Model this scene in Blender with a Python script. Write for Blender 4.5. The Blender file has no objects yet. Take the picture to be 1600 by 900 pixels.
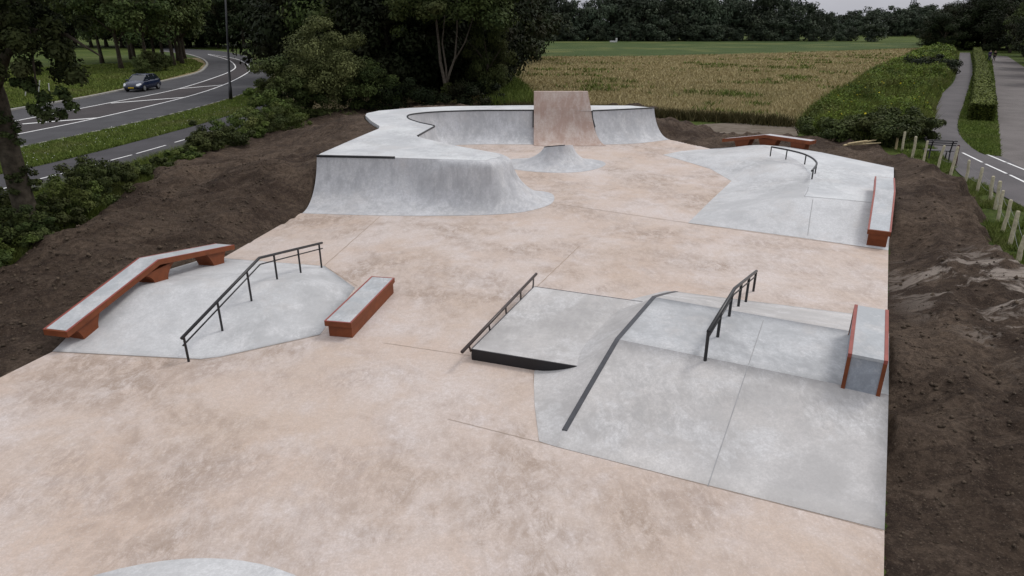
import bpy, bmesh, math, random
import numpy as np
from mathutils import Vector, Matrix
from mathutils.bvhtree import BVHTree
from mathutils import noise as mnoise

S = bpy.context.scene
COL = S.collection
R = math.radians

# ------------------------------------------------------------------ camera
FPX = 1030.0
PITCH = math.atan(415 / FPX)
CAMH = 6.0
cd = bpy.data.cameras.new('camera'); cam = bpy.data.objects.new('camera', cd); COL.objects.link(cam)
cam.location = (0, 0, CAMH); cam.rotation_euler = (R(90) - PITCH, 0, 0)
cd.sensor_width = 36; cd.lens = 36 * FPX / 1600; cd.clip_start = 0.1; cd.clip_end = 6000
S.camera = cam

# ------------------------------------------------------------------ sky, sun, exposure
SUN_EL, SUN_AZ = R(52), R(60)            # azimuth measured from +Y towards +X
W = bpy.data.worlds.new('World'); S.world = W; W.use_nodes = True
nt = W.node_tree; nt.nodes.clear()
out = nt.nodes.new('ShaderNodeOutputWorld'); bg = nt.nodes.new('ShaderNodeBackground')
sky = nt.nodes.new('ShaderNodeTexSky'); sky.sky_type = 'NISHITA'; sky.sun_disc = False
sky.sun_elevation = SUN_EL; sky.sun_rotation = SUN_AZ; sky.dust_density = 3; sky.air_density = 1.2
tc = nt.nodes.new('ShaderNodeTexCoord'); sep = nt.nodes.new('ShaderNodeSeparateXYZ')
ramp = nt.nodes.new('ShaderNodeValToRGB')
ramp.color_ramp.elements[0].position = 0.0; ramp.color_ramp.elements[0].color = (0.36, 0.37, 0.42, 1)
ramp.color_ramp.elements[1].position = 0.75; ramp.color_ramp.elements[1].color = (0.97, 0.97, 1.0, 1)
cn = nt.nodes.new('ShaderNodeTexNoise'); cn.inputs['Scale'].default_value = 3.5; cn.inputs['Detail'].default_value = 6
cmap = nt.nodes.new('ShaderNodeMapping'); cmap.inputs['Scale'].default_value = (1, 1, 4)
cmul = nt.nodes.new('ShaderNodeMapRange'); cmul.inputs[1].default_value = .3; cmul.inputs[2].default_value = .7
cmul.inputs[3].default_value = 7.6; cmul.inputs[4].default_value = 11.5
vm = nt.nodes.new('ShaderNodeVectorMath'); vm.operation = 'SCALE'
mx = nt.nodes.new('ShaderNodeMixRGB'); mx.inputs[0].default_value = .88
L = nt.links.new
L(tc.outputs['Generated'], sep.inputs[0]); L(sep.outputs['Z'], ramp.inputs[0])
L(tc.outputs['Generated'], cmap.inputs[0]); L(cmap.outputs[0], cn.inputs['Vector'])
L(cn.outputs['Fac'], cmul.inputs[0]); L(ramp.outputs[0], vm.inputs[0]); L(cmul.outputs[0], vm.inputs['Scale'])
L(sky.outputs[0], mx.inputs[1]); L(vm.outputs[0], mx.inputs[2]); L(mx.outputs[0], bg.inputs[0])
bg.inputs[1].default_value = 0.105; L(bg.outputs[0], out.inputs[0])
sd = bpy.data.lights.new('sun', 'SUN'); sd.energy = 1.15; sd.angle = R(14); sd.color = (1, .965, .92)
so = bpy.data.objects.new('sun', sd); COL.objects.link(so)
so.rotation_euler = Vector((math.sin(SUN_AZ) * math.cos(SUN_EL), math.cos(SUN_AZ) * math.cos(SUN_EL), math.sin(SUN_EL))).to_track_quat('Z', 'Y').to_euler()
S.view_settings.view_transform = 'Standard'; S.view_settings.look = 'None'
S.view_settings.gamma = 1; S.view_settings.exposure = 0.17
S.cycles.max_bounces = 5; S.cycles.diffuse_bounces = 3

# ------------------------------------------------------------------ survey helpers: bearings taken from the camera's station, turned into ground points
FW = np.array([0, math.cos(PITCH), -math.sin(PITCH)]); UP = np.array([0, math.sin(PITCH), math.cos(PITCH)])
CP = np.array([0, 0, CAMH])
def ray(x, y): return FW + (x - 800) / FPX * np.array([1., 0, 0]) - (y - 450) / FPX * UP
def G(x, y, z=0.):
    r = ray(x, y); return CP + r * ((z - CAMH) / r[2])
def VP(x, y, A, d):
    r = ray(x, y); n = np.array([d[1], -d[0], 0.]); return CP + r * (np.dot(n, np.array(A) - CP) / np.dot(n, r))
def dirv(vx):
    r = ray(vx, 35); r[2] = 0; return r / np.linalg.norm(r)
D1 = dirv(1393); D2 = dirv(1050)
def Gs(pts, z=0.): return [G(p[0], p[1], z) for p in pts]

# ------------------------------------------------------------------ object helpers
def tag(o, label=None, cat=None, group=None, kind=None):
    if label: o['label'] = label
    if cat: o['category'] = cat
    if group: o['group'] = group
    if kind: o['kind'] = kind
    return o
def empty(name, loc, rz=0, label=None, cat=None, group=None):
    o = bpy.data.objects.new(name, None); COL.objects.link(o); o.location = tuple(loc); o.rotation_euler = (0, 0, rz)
    o.empty_display_size = .3
    return tag(o, label, cat, group)
def mk(name, V, F, mat, parent=None, smooth=False, tint=None, world=True):
    """V (n,3), F list of tuples or (m,k) array; vertices in world coordinates, re-expressed under the parent when world=True"""
    me = bpy.data.meshes.new(name)
    V = np.asarray(V, dtype=np.float64).reshape(-1, 3)
    if parent is not None and world:
        M = parent_matrix(parent); Mi = np.array(M.inverted())
        V = V @ Mi[:3, :3].T + Mi[:3, 3]
    if isinstance(F, np.ndarray):
        m, k = F.shape
        me.vertices.add(len(V)); me.vertices.foreach_set('co', V.astype(np.float32).ravel())
        me.loops.add(m * k); me.loops.foreach_set('vertex_index', F.astype(np.int32).ravel())
        me.polygons.add(m); me.polygons.foreach_set('loop_start', np.arange(0, m * k, k, dtype=np.int32))
        me.polygons.foreach_set('loop_total', np.full(m, k, dtype=np.int32))
        me.update(calc_edges=True)
    else:
        me.from_pydata([tuple(v) for v in V], [], [tuple(f) for f in F]); me.update()
    if smooth: me.polygons.foreach_set('use_smooth', np.ones(len(me.polygons), dtype=bool))
    if tint is not None:
        a = me.attributes.new('tint', 'FLOAT', 'POINT'); a.data.foreach_set('value', np.asarray(tint, dtype=np.float32))
    me.materials.append(mat)
    o = bpy.data.objects.new(name, me); COL.objects.link(o)
    if parent is not None: o.parent = parent
    return o
def parent_matrix(o):
    M = Matrix.LocRotScale(o.location, o.rotation_euler, o.scale)
    return parent_matrix(o.parent) @ M if o.parent else M
def copy_tree(o, parent=None):
    c = o.copy(); COL.objects.link(c); c.parent = parent
    for ch in o.children: copy_tree(ch, c)
    return c
class MB:
    def __init__(s): s.v = []; s.f = []
    def add(s, V, F):
        n = len(s.v); s.v += [tuple(v) for v in V]; s.f += [tuple(i + n for i in f) for f in F]; return s
    def prism(s, base, top):
        n = len(base); F = [tuple(range(n - 1, -1, -1)), tuple(range(n, 2 * n))]
        F += [(i, (i + 1) % n, n + (i + 1) % n, n + i) for i in range(n)]
        return s.add(list(base) + list(top), F)
    def box(s, c, sx, sy, sz, M=None):
        P = [Vector((a * sx / 2, b * sy / 2, d * sz / 2)) for d in (-1, 1) for a, b in ((-1, -1), (1, -1), (1, 1), (-1, 1))]
        P = [(M @ p if M else p) + Vector(c) for p in P]
        return s.prism(P[:4], P[4:])
    def tube(s, path, rad, n=8, cap=True):
        P = [Vector(p) for p in path]; m = len(P)
        rs = rad if hasattr(rad, '__len__') else [rad] * m
        V = []; prev = None
        for i in range(m):
            t = (P[min(i + 1, m - 1)] - P[max(i - 1, 0)]).normalized()
            a = prev if prev is not None else (Vector((0, 0, 1)) if abs(t.z) < .9 else Vector((1, 0, 0)))
            x = (a - t * a.dot(t)).normalized(); y = t.cross(x); prev = x
            V += [P[i] + (x * math.cos(q) + y * math.sin(q)) * rs[i] for q in [2 * math.pi * k / n for k in range(n)]]
        F = [(i * n + k, i * n + (k + 1) % n, (i + 1) * n + (k + 1) % n, (i + 1) * n + k) for i in range(m - 1) for k in range(n)]
        if cap: F += [tuple(range(n - 1, -1, -1)), tuple(range((m - 1) * n, m * n))]
        return s.add(V, F)
    def build(s, name, mat, parent=None, smooth=False, world=True, bevel=0):
        o = mk(name, s.v, s.f, mat, parent, smooth, world=world)
        if bevel:
            b = o.modifiers.new('bevel', 'BEVEL'); b.width = bevel; b.segments = 2; b.limit_method = 'ANGLE'
        return o
def catmull(P, n=6, closed=False):
    P = [np.array(p, float) for p in P]; m = len(P); out = []
    rng_ = range(m if closed else m - 1)
    for i in rng_:
        if closed: p0, p1, p2, p3 = P[(i - 1) % m], P[i], P[(i + 1) % m], P[(i + 2) % m]
        else: p0, p1, p2, p3 = P[max(i - 1, 0)], P[i], P[i + 1], P[min(i + 2, m - 1)]
        for k in range(n):
            t = k / n
            out.append(.5 * ((2 * p1) + (-p0 + p2) * t + (2 * p0 - 5 * p1 + 4 * p2 - p3) * t * t + (-p0 + 3 * p1 - 3 * p2 + p3) * t ** 3))
    if not closed: out.append(P[-1])
    return out
def resample(P, n):
    P = np.array(P, float); s = np.r_[0, np.cumsum(np.linalg.norm(np.diff(P, axis=0), axis=1))]
    t = np.linspace(0, s[-1], n); return np.stack([np.interp(t, s, P[:, k]) for k in range(P.shape[1])], 1)
def poly_fill(pts):
    """triangulate a planar-ish polygon (xy), return faces"""
    from mathutils.geometry import tessellate_polygon
    return [tuple(f) for f in tessellate_polygon([[Vector((p[0], p[1], 0)) for p in pts]])]
def sheet(name, pts, z, mat, parent=None, kind=None, label=None, thick=0):
    pts = [(p[0], p[1], z) for p in pts]; F = poly_fill(pts)
    a = sum((pts[i][0] * pts[(i + 1) % len(pts)][1] - pts[(i + 1) % len(pts)][0] * pts[i][1]) for i in range(len(pts)))
    F2 = []
    for f in F:
        A, B, C_ = [Vector(pts[i]) for i in f]
        F2.append(f if (B - A).cross(C_ - A).z > 0 else f[::-1])
    V = list(pts)
    if thick:
        n = len(pts); V += [(p[0], p[1], z - thick) for p in pts]
        F2 += [(i, i + n, (i + 1) % n + n, (i + 1) % n) if a > 0 else (i, (i + 1) % n, (i + 1) % n + n, i + n) for i in range(n)]
    o = mk(name, V, F2, mat, parent)
    return tag(o, label, kind=kind)
def strip(pts, w):
    P = np.array([(p[0], p[1]) for p in pts], float); T = np.gradient(P, axis=0); T /= np.linalg.norm(T, axis=1)[:, None] + 1e-9
    N = np.stack([-T[:, 1], T[:, 0]], 1) * w / 2
    return P + N, P - N
def ribbon_mb(mb, pts, w, z):
    A, B = strip(pts, w); n = len(A)
    V = [(a[0], a[1], z) for a in A] + [(b[0], b[1], z) for b in B]
    mb.add(V, [(i, n + i, n + i + 1, i + 1) for i in range(n - 1)])
def ribbon(name, pts, w, z, mat, parent=None):
    m = MB(); ribbon_mb(m, pts, w, z); return m.build(name, mat, parent)
BV = []          # concrete surfaces that things stand on
def keep(o):
    M = parent_matrix(o); me = o.data
    BV.append(BVHTree.FromPolygons([M @ v.co for v in me.vertices], [tuple(p.vertices) for p in me.polygons])); return o
def hz(x, y, default=0.):
    best = default
    for b in BV:
        h = b.ray_cast(Vector((x, y, 4)), Vector((0, 0, -1)))
        if h[0] is not None: best = max(best, h[0].z)
    return best
def hit(x, y):
    """point of the concrete surface seen along a bearing"""
    r = Vector(ray(x, y)).normalized(); best = None
    for b in BV:
        h = b.ray_cast(Vector(CP), r)
        if h[0] is not None and (best is None or h[3] < best[1]): best = (h[0], h[3])
    return np.array(best[0]) if best else G(x, y)

# ------------------------------------------------------------------ materials
MATS = {}
class NB:
    def __init__(s, name, rough=.8, spec=.3):
        s.m = bpy.data.materials.new(name); s.m.use_nodes = True; s.t = s.m.node_tree
        s.b = s.t.nodes['Principled BSDF']; s.b.inputs['Roughness'].default_value = rough
        s.b.inputs['Specular IOR Level'].default_value = spec
        s.tc = s.t.nodes.new('ShaderNodeTexCoord'); s.geo = s.t.nodes.new('ShaderNodeNewGeometry')
    def L(s, a, b): s.t.links.new(a, b)
    def noise(s, scale, detail=4, rough=.55, stretch=None, rot=0, dist=0, off=(0, 0, 0), world=True):
        n = s.t.nodes.new('ShaderNodeTexNoise'); n.inputs['Scale'].default_value = scale; n.inputs['Detail'].default_value = detail
        n.inputs['Roughness'].default_value = rough; n.inputs['Distortion'].default_value = dist
        mp = s.t.nodes.new('ShaderNodeMapping'); mp.inputs['Location'].default_value = off
        mp.inputs['Rotation'].default_value = (0, 0, rot); mp.inputs['Scale'].default_value = stretch or (1, 1, 1)
        s.L(s.geo.outputs['Position'] if world else s.tc.outputs['Object'], mp.inputs[0]); s.L(mp.outputs[0], n.inputs['Vector']); return n.outputs['Fac']
    def rng(s, v, a, b, c=0., d=1.):
        n = s.t.nodes.new('ShaderNodeMapRange'); n.inputs[1].default_value = a; n.inputs[2].default_value = b
        n.inputs[3].default_value = c; n.inputs[4].default_value = d; s.L(v, n.inputs[0]); return n.outputs[0]
    def mix(s, f, a, b, mode='MIX'):
        n = s.t.nodes.new('ShaderNodeMixRGB'); n.blend_type = mode
        for i, q in ((0, f), (1, a), (2, b)):
            if isinstance(q, (int, float)): n.inputs[i].default_value = q if i == 0 else (q, q, q, 1)
            elif isinstance(q, tuple): n.inputs[i].default_value = (*q[:3], 1)
            else: s.L(q, n.inputs[i])
        return n.outputs[0]
    def math(s, op, a, b=0.):
        n = s.t.nodes.new('ShaderNodeMath'); n.operation = op
        for i, q in ((0, a), (1, b)):
            if isinstance(q, (int, float)): n.inputs[i].default_value = q
            else: s.L(q, n.inputs[i])
        return n.outputs[0]
    def attr(s, name):
        n = s.t.nodes.new('ShaderNodeAttribute'); n.attribute_name = name; return n.outputs['Fac']
    def bump(s, h, strength=.3, dist=.02):
        n = s.t.nodes.new('ShaderNodeBump'); n.inputs['Strength'].default_value = strength; n.inputs['Distance'].default_value = dist
        s.L(h, n.inputs['Height']); s.L(n.outputs[0], s.b.inputs['Normal'])
    def done(s, col):
        if isinstance(col, tuple): s.b.inputs['Base Color'].default_value = (*col, 1)
        else: s.L(col, s.b.inputs['Base Color'])
        return s.m

def m_pink(name='pink_concrete', deep=0.):
    n = NB(name, .78, .3)
    F = [.85, 1.35, 1]                                  # trowel passes run lengthwise
    big = n.noise(.20, 9, .62, dist=.3); mid = n.noise(.8, 10, .72, dist=.35, off=(7, 3, 0)); fine = n.noise(11, 8, .8)
    lace = n.noise(2.6, 14, .84, stretch=(1.35, .75, 1), rot=R(28), dist=.35, off=(2, 9, 0))
    lace2 = n.noise(4.2, 14, .85, stretch=(1.4, .7, 1), rot=R(-20), dist=.4, off=(22, 9, 0))
    c = n.mix(n.rng(big, .40, .60), (.530, .418, .348), (.580, .512, .480))
    c = n.mix(n.rng(mid, .46, .64, 0, .7), c, (.630, .590, .590))                     # pale bloom
    c = n.mix(n.rng(n.noise(.42, 9, .70, dist=.4, off=(60, 21, 0)), .48, .64, 0, .6), c, (.500, .392, .312))   # ochre clouds
    m1 = n.rng(n.noise(.30, 8, .70, dist=.4, off=(31, 11, 0)), .47, .62); m2 = n.rng(n.noise(.45, 8, .70, dist=.4, off=(91, 71, 0)), .48, .64)
    c = n.mix(n.math('MULTIPLY', n.math('MULTIPLY', m1, n.rng(lace, .42, .56)), .88), c, (.235, .170, .125))     # brown stains
    c = n.mix(n.math('MULTIPLY', n.math('MULTIPLY', m2, n.rng(lace2, .44, .56)), .75), c, (.300, .235, .200))
    c = n.mix(n.rng(lace2, .34, .46, .4, 0), c, (.68, .645, .64))
    c = n.mix(n.rng(lace, .54, .66, .0, .35), c, (.42, .33, .27))
    c = n.mix(n.rng(fine, .42, .58, .0, .42), c, (.40, .325, .275))
    sp = n.noise(34, 5, .75); c = n.mix(n.rng(sp, .42, .58, 0, .34), c, (.36, .295, .26)); c = n.mix(n.rng(n.noise(22, 6, .8, off=(5, 5, 0)), .56, .66, 0, .35), c, (.70, .66, .65))
    n.bump(n.mix(.5, lace2, fine), .35, .012)
    n.L(n.rng(mid, .3, .7, .62, .88), n.b.inputs['Roughness'])
    return n.done(c)
def m_ramp():
    n = NB('ramp_concrete', .78, .3)
    a = n.noise(1.1, 10, .7, stretch=(1.1, .8, .8), dist=.3); st = n.noise(2.4, 10, .76, stretch=(1.6, .5, .45), dist=.3, off=(4, 4, 0)); f_ = n.noise(12, 7, .75)
    c = n.mix(n.rng(a, .42, .58), (.365, .265, .225), (.455, .375, .335))
    c = n.mix(n.rng(st, .50, .62, 0, .55), c, (.53, .47, .445))
    c = n.mix(n.rng(st, .36, .45, .4, 0), c, (.27, .19, .155))
    c = n.mix(n.rng(f_, .42, .6, 0, .35), c, (.29, .215, .175)); n.bump(f_, .25, .01)
    return n.done(c)
def m_grey(name, base, streak=False, patch=.5, blue=.0):
    n = NB(name, .74, .32)
    B_ = lambda k: tuple(min(.68, b * k) for b in base)
    big = n.noise(.45, 9, .62, dist=.3, off=(3, 5, 1)); mid = n.noise(1.7, 10, .72, dist=.35, off=(17, 3, 0)); fine = n.noise(14, 7, .78)
    lace = n.noise(3.6, 14, .85, stretch=(1.4, .7, 1), rot=R(-30), dist=.35)
    c = n.mix(n.rng(big, .42, .58), B_(.84), B_(1.14))
    c = n.mix(n.rng(mid, .46, .64, 0, patch), c, B_(.68))
    c = n.mix(n.rng(n.noise(.6, 9, .70, dist=.3, off=(77, 12, 5)), .52, .60, 0, .4), c, (.52, .49, .47))
    c = n.mix(n.rng(n.noise(.8, 10, .74, dist=.4, off=(40, 2, 0)), .51, .60, 0, .6), c, (.63, .63, .64))
    c = n.mix(n.math('MULTIPLY', n.rng(n.noise(.35, 6, .66, off=(8, 66, 0)), .48, .58), n.rng(lace, .45, .56, 0, .6)), c, B_(.58))
    c = n.mix(n.rng(lace, .34, .43, .4, 0), c, (.64, .64, .65))
    if streak:
        s_ = n.noise(3.4, 9, .76, stretch=(1, .9, .16), dist=.2)
        c = n.mix(n.rng(s_, .48, .60, 0, .65), c, B_(.66))
        s2 = n.noise(2.2, 9, .76, stretch=(1.1, 1, .14), off=(9, 4, 0), dist=.2)
        c = n.mix(n.rng(s2, .52, .62, 0, .6), c, (.62, .62, .62))
    c = n.mix(n.rng(fine, .42, .58, 0, .40), c, B_(.74))
    c = n.mix(n.rng(n.noise(34, 5, .75), .42, .58, 0, .32), c, B_(.70))
    n.bump(n.mix(.5, lace, fine), .22, .008)
    return n.done(c)
def m_plain(name, col, rough=.5, spec=.4, var=.15, scale=6, metal=0):
    n = NB(name, rough, spec); n.b.inputs['Metallic'].default_value = metal
    v = n.noise(scale, 5, .65, world=False)
    c = n.mix(n.rng(v, .3, .7), tuple(q * (1 - var) for q in col), tuple(q * (1 + var) for q in col))
    n.bump(v, .08, .004); return n.done(c)
def m_leaf(name, dark, light, alt=None, sub=.0):
    n = NB(name, .72, .12); t = n.attr('tint')
    c = n.mix(t, dark, light)
    if alt: c = n.mix(n.rng(n.noise(.35, 3, .5, off=(4, 4, 4)), .5, .7, 0, .8), c, alt)
    oi = n.t.nodes.new('ShaderNodeObjectInfo')
    hsv = n.t.nodes.new('ShaderNodeHueSaturation'); n.L(c, hsv.inputs['Color'])
    n.L(n.rng(oi.outputs['Random'], 0, 1, .7, 1.25), hsv.inputs['Value']); n.L(n.rng(oi.outputs['Random'], 0, 1, .485, .515), hsv.inputs['Hue'])
    return n.done(hsv.outputs[0])
PINK = m_pink(); RAMPC = m_ramp()
GREY = m_grey('grey_concrete', (.500, .486, .480), patch=.4); GREYD = m_grey('deck_concrete', (.575, .59, .61), patch=.3)
GREYW = m_grey('transition_concrete', (.505, .51, .53), streak=True)
GREYL = m_grey('ledge_concrete', (.46, .48, .50), patch=.25); GREYB = m_grey('bank_concrete', (.53, .535, .545), patch=.35)
GREYP = m_grey('plateau_concrete', (.465, .475, .49), patch=.75)
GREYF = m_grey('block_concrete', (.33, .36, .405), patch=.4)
RUST = m_plain('rust_paint_steel', (.165, .045, .015), .62, .3, .22, 4)
RUSTE = m_plain('red_oxide_steel', (.25, .060, .045), .5, .4, .18, 4)
BLACK = m_plain('black_steel', (.012, .012, .014), .4, .5, .2, 8)
GRIND = m_plain('grind_steel', (.045, .047, .055), .45, .45, .25, 5)
BROWN = m_plain('dark_brown_steel', (.035, .022, .018), .38, .5, .25, 8)
def m_soil():
    n = NB('bare_soil', .95, .1)
    big = n.noise(.25, 6, .65, dist=.8); mid = n.noise(1.3, 7, .75, dist=1.2); fine = n.noise(8, 7, .8); tr = n.noise(.8, 6, .7, stretch=(.35, 2.2, 1), rot=R(52), dist=1.2)
    c = n.mix(n.rng(big, .42, .58), (.058, .040, .030), (.140, .102, .075))
    c = n.mix(n.rng(tr, .5, .66, 0, .65), c, (.036, .025, .020))
    c = n.mix(n.rng(mid, .50, .66, 0, .7), c, (.175, .130, .098))
    c = n.mix(n.rng(fine, .40, .56, .7, 0), c, (.032, .023, .018))
    c = n.mix(n.rng(n.noise(32, 4, .75), .58, .68, 0, .7), c, (.21, .17, .135))
    sx = n.t.nodes.new('ShaderNodeSeparateXYZ'); n.L(n.geo.outputs['Position'], sx.inputs[0])      # dry sandy scrapes, only where the spoil was spread on the right
    reg = n.math('MULTIPLY', n.rng(sx.outputs['X'], 8.5, 10.5), n.rng(sx.outputs['Y'], 9, 10.5)); reg = n.math('MULTIPLY', reg, n.rng(sx.outputs['Y'], 15, 17, 1, 0))
    sand = n.noise(.9, 7, .72, stretch=(.7, 1.5, 1), rot=R(-40), dist=.6, off=(3, 8, 0))
    c = n.mix(n.math('MULTIPLY', reg, n.rng(sand, .50, .58)), c, (.36, .31, .27))
    h = n.mix(.45, n.mix(.5, mid, fine), n.noise(26, 5, .8)); n.bump(h, 1.0, .16)
    return n.done(c)
def m_sand():
    n = NB('light_sand', .95, .1); mid = n.noise(1.6, 6, .7, dist=1, stretch=(.5, 2, 1))
    c = n.mix(n.rng(mid, .4, .65), (.10, .08, .06), (.20, .17, .14)); n.bump(mid, .8, .08); return n.done(c)
def m_ground():
    n = NB('grass_ground', .95, .1)
    c = n.mix(n.rng(n.noise(.09, 5, .6), .4, .6), (.055, .085, .016), (.105, .135, .030))
    c = n.mix(n.rng(n.noise(2.5, 6, .7), .45, .7, 0, .6), c, (.075, .085, .028))
    c = n.mix(n.rng(n.noise(9, 4, .7), .4, .62, .6, 0), c, (.015, .026, .006))
    n.bump(n.noise(14, 5, .75), .9, .08); return n.done(c)
def m_wheat():
    n = NB('ripe_wheat', .9, .1)
    row = n.noise(1.0, 6, .7, stretch=(.18, 1.5, 1), rot=R(-28)); mid = n.noise(.25, 5, .65, stretch=(.5, 1.4, 1), rot=R(-28), dist=.5)
    c = n.mix(n.rng(mid, .38, .62), (.23, .185, .105), (.35, .29, .17))
    c = n.mix(n.rng(row, .5, .68, 0, .7), c, (.15, .125, .05))
    c = n.mix(n.rng(n.noise(4, 6, .8), .40, .55, .5, 0), c, (.11, .085, .04))
    c = n.mix(n.rng(n.noise(.05, 4, .6, off=(9, 1, 0)), .55, .66, 0, .6), c, (.065, .078, .022))
    n.bump(n.noise(7, 5, .75), 1, .2); return n.done(c)
def m_crop():
    n = NB('green_crop', .9, .1)
    c = n.mix(n.rng(n.noise(.8, 5, .7, stretch=(.2, 1.6, 1), rot=R(-28)), .4, .65), (.032, .055, .015), (.070, .098, .030))
    c = n.mix(n.rng(n.noise(.05, 4, .6), .50, .62, 0, .7), c, (.125, .135, .045)); n.bump(n.noise(5, 4, .7), .8, .15); return n.done(c)
def m_asphalt(name, a, b):
    n = NB(name, .85, .3)
    c = n.mix(n.rng(n.noise(.5, 5, .6, dist=.5), .38, .62), a, b)
    c = n.mix(n.rng(n.noise(40, 3, .7), .45, .7, 0, .5), c, tuple(q * 1.8 for q in b)); n.bump(n.noise(60, 3, .7), .3, .01)
    return n.done(c)
SOIL = m_soil(); SAND = m_sand(); GROUND = m_ground(); WHEAT = m_wheat(); CROP = m_crop()
ASPH = m_asphalt('road_asphalt', (.036, .035, .038), (.052, .051, .055)); ASPD = m_asphalt('reddish_asphalt', (.030, .025, .026), (.042, .035, .036))
ASPC = m_asphalt('cycle_asphalt', (.036, .034, .038), (.050, .047, .052)); GRAV = m_asphalt('gravel_chippings', (.080, .070, .067), (.115, .102, .098))
ASPP = m_asphalt('path_asphalt', (.062, .057, .060), (.088, .080, .083))
WHITE = m_plain('white_paint', (.72, .72, .72), .7, .2, .12, 3); KERB = m_plain('kerb_concrete', (.27, .265, .25), .85, .2, .25, 3)
JOINT = m_plain('joint_filler', (.345, .275, .225), .9, .1, .2, 3)
POSTW = m_plain('weathered_wood', (.46, .42, .30), .85, .15, .3, 9); POSTN = m_plain('fresh_wood', (.52, .42, .25), .8, .15, .2, 9)
POSTD = m_plain('dark_wood', (.075, .04, .035), .8, .15, .3, 9); WIRE = m_plain('galvanised_wire', (.2, .2, .2), .5, .4, .1)
BARK = m_plain('bark', (.060, .050, .038), .95, .1, .5, 7); BARKP = m_plain('pale_bark', (.115, .098, .078), .9, .1, .4, 6)
LF_OAK = m_leaf('oak_leaves', (.011, .019, .006), (.058, .074, .024), (.050, .046, .020))
LF_DARK = m_leaf('dark_leaves', (.006, .010, .004), (.022, .031, .011), (.022, .018, .008))
LF_MID = m_leaf('mid_leaves', (.016, .027, .008), (.080, .102, .030), (.064, .066, .023))
LF_YEL = m_leaf('willow_leaves', (.034, .040, .012), (.115, .120, .044), (.065, .072, .026))
LF_FAR = m_leaf('far_leaves', (.020, .030, .020), (.068, .086, .052), (.050, .060, .044))
LF_WEED = m_leaf('weed_leaves', (.034, .066, .010), (.175, .245, .040), (.105, .125, .040))
LF_BR = m_leaf('bramble_leaves', (.020, .036, .008), (.105, .140, .032), (.090, .090, .028))
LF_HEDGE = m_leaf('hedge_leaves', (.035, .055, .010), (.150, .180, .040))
LF_GRASS = m_leaf('grass_blades', (.052, .080, .014), (.160, .195, .042), (.135, .140, .048))
LF_WHEAT = m_leaf('wheat_stalks', (.20, .165, .08), (.50, .415, .22), (.31, .265, .13))
LF_YFLOW = m_plain('yellow_petals', (.55, .45, .02), .7, .2, .2); LF_WFLOW = m_plain('white_petals', (.6, .6, .56), .7, .2, .1)

# ================================================================== LARGE STRUCTURE
# ---- skatepark floor
A0 = G(1381, 900); EDGE = D1[:2] / np.linalg.norm(D1[:2])
def on_edge(P, Q):
    """where the line P->Q (xy) meets the park's straight right edge; z interpolated from P,Q heights (equal)"""
    P = np.array(P); Q = np.array(Q); d = Q[:2] - P[:2]; M = np.array([[d[0], -EDGE[0]], [d[1], -EDGE[1]]])
    t = np.linalg.solve(M, A0[:2] - P[:2])[0]; return np.array([*(P[:2] + d * t), P[2]])
floor_px = [(0, 590), (90, 545.5), (350, 402), (470, 333)]
fl = [np.array([-11.3, 2.5, 0])] + Gs(floor_px)
floor_pts = fl + [G(600, 336.5), G(720, 336), G(800, 331), G(855, 322), np.array([-.6, 24.8, 0]), np.array([-1.4, 26.5, 0]), np.array([-2.6, 29.5, 0]),
                  np.array([-4., 32.5, 0]), np.array([-3.9, 34.9, 0]), np.array([-2.6, 35.7, 0]), np.array([8.6, 37.5, 0]), G(1047, 218.5), G(1075, 224), G(1110, 232.4), np.array([11.5, 30.5, 0]),
                  np.array([14.3, 25.6, 0]), on_edge(G(1300, 385), G(1380, 390)), on_edge(G(1000, 800), G(1300, 800)), A0 - np.array([*(D1[:2] * 3.6), 0])]
pavement = sheet('pavement', floor_pts, 0, PINK, kind='structure', thick=.22)
keep(pavement)
jm = MB()
for a, b in [((594, 338), (507, 415)), ((867, 318), (1075, 348.5)), ((905, 385), (838, 449)), ((558, 447), (507, 416)), ((503, 523), (325, 563)), ((325, 563), (82, 550)),
             ((600, 536), (735, 556)), ((843, 691), (1380, 829.5)), ((833, 584), (843, 691)), ((1075, 349), (1144, 283)), ((1076, 349), (1385, 391)), ((700, 655), (843, 691))]:
    P, Q = G(*a), G(*b); pts = np.array([P + (Q - P) * t + np.array([.006 * math.sin(t * 37 + P[0]), 0, 0]) for t in np.linspace(0, 1, 24)])
    ribbon_mb(jm, pts, .012 if b[1] > 500 else .024, .004)
jm.build('joint', JOINT, pavement)

# ---- left pyramid bank
def loft(rows, nsub=1, prof=None):
    """rows: list of arrays (n,3) -> verts, faces"""
    rows = [np.array(r) for r in rows]; n = len(rows[0]); V = np.concatenate(rows)
    F = [(r * n + k, r * n + k + 1, (r + 1) * n + k + 1, (r + 1) * n + k) for r in range(len(rows) - 1) for k in range(n - 1)]
    return V, F
def blend(foot, top, H, n, f):
    """transition between two equally sampled polylines; f(t) = height fraction"""
    return [np.c_[foot[:, :2] + (top[:, :2] - foot[:, :2]) * t, foot[:, 2] + (top[:, 2] - foot[:, 2]) * f(t)] for t in np.linspace(0, 1, n)]
def upright(V, F):
    out_ = []
    for f in F:
        a, b, c = [Vector(V[i]) for i in (f[0], f[1], f[2])]; nz = (b - a).cross(c - a).z
        if len(f) > 3: d = Vector(V[f[3]]); nz += (c - a).cross(d - a).z
        out_.append(tuple(f) if nz >= 0 else tuple(f[::-1]))
    return out_
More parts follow.
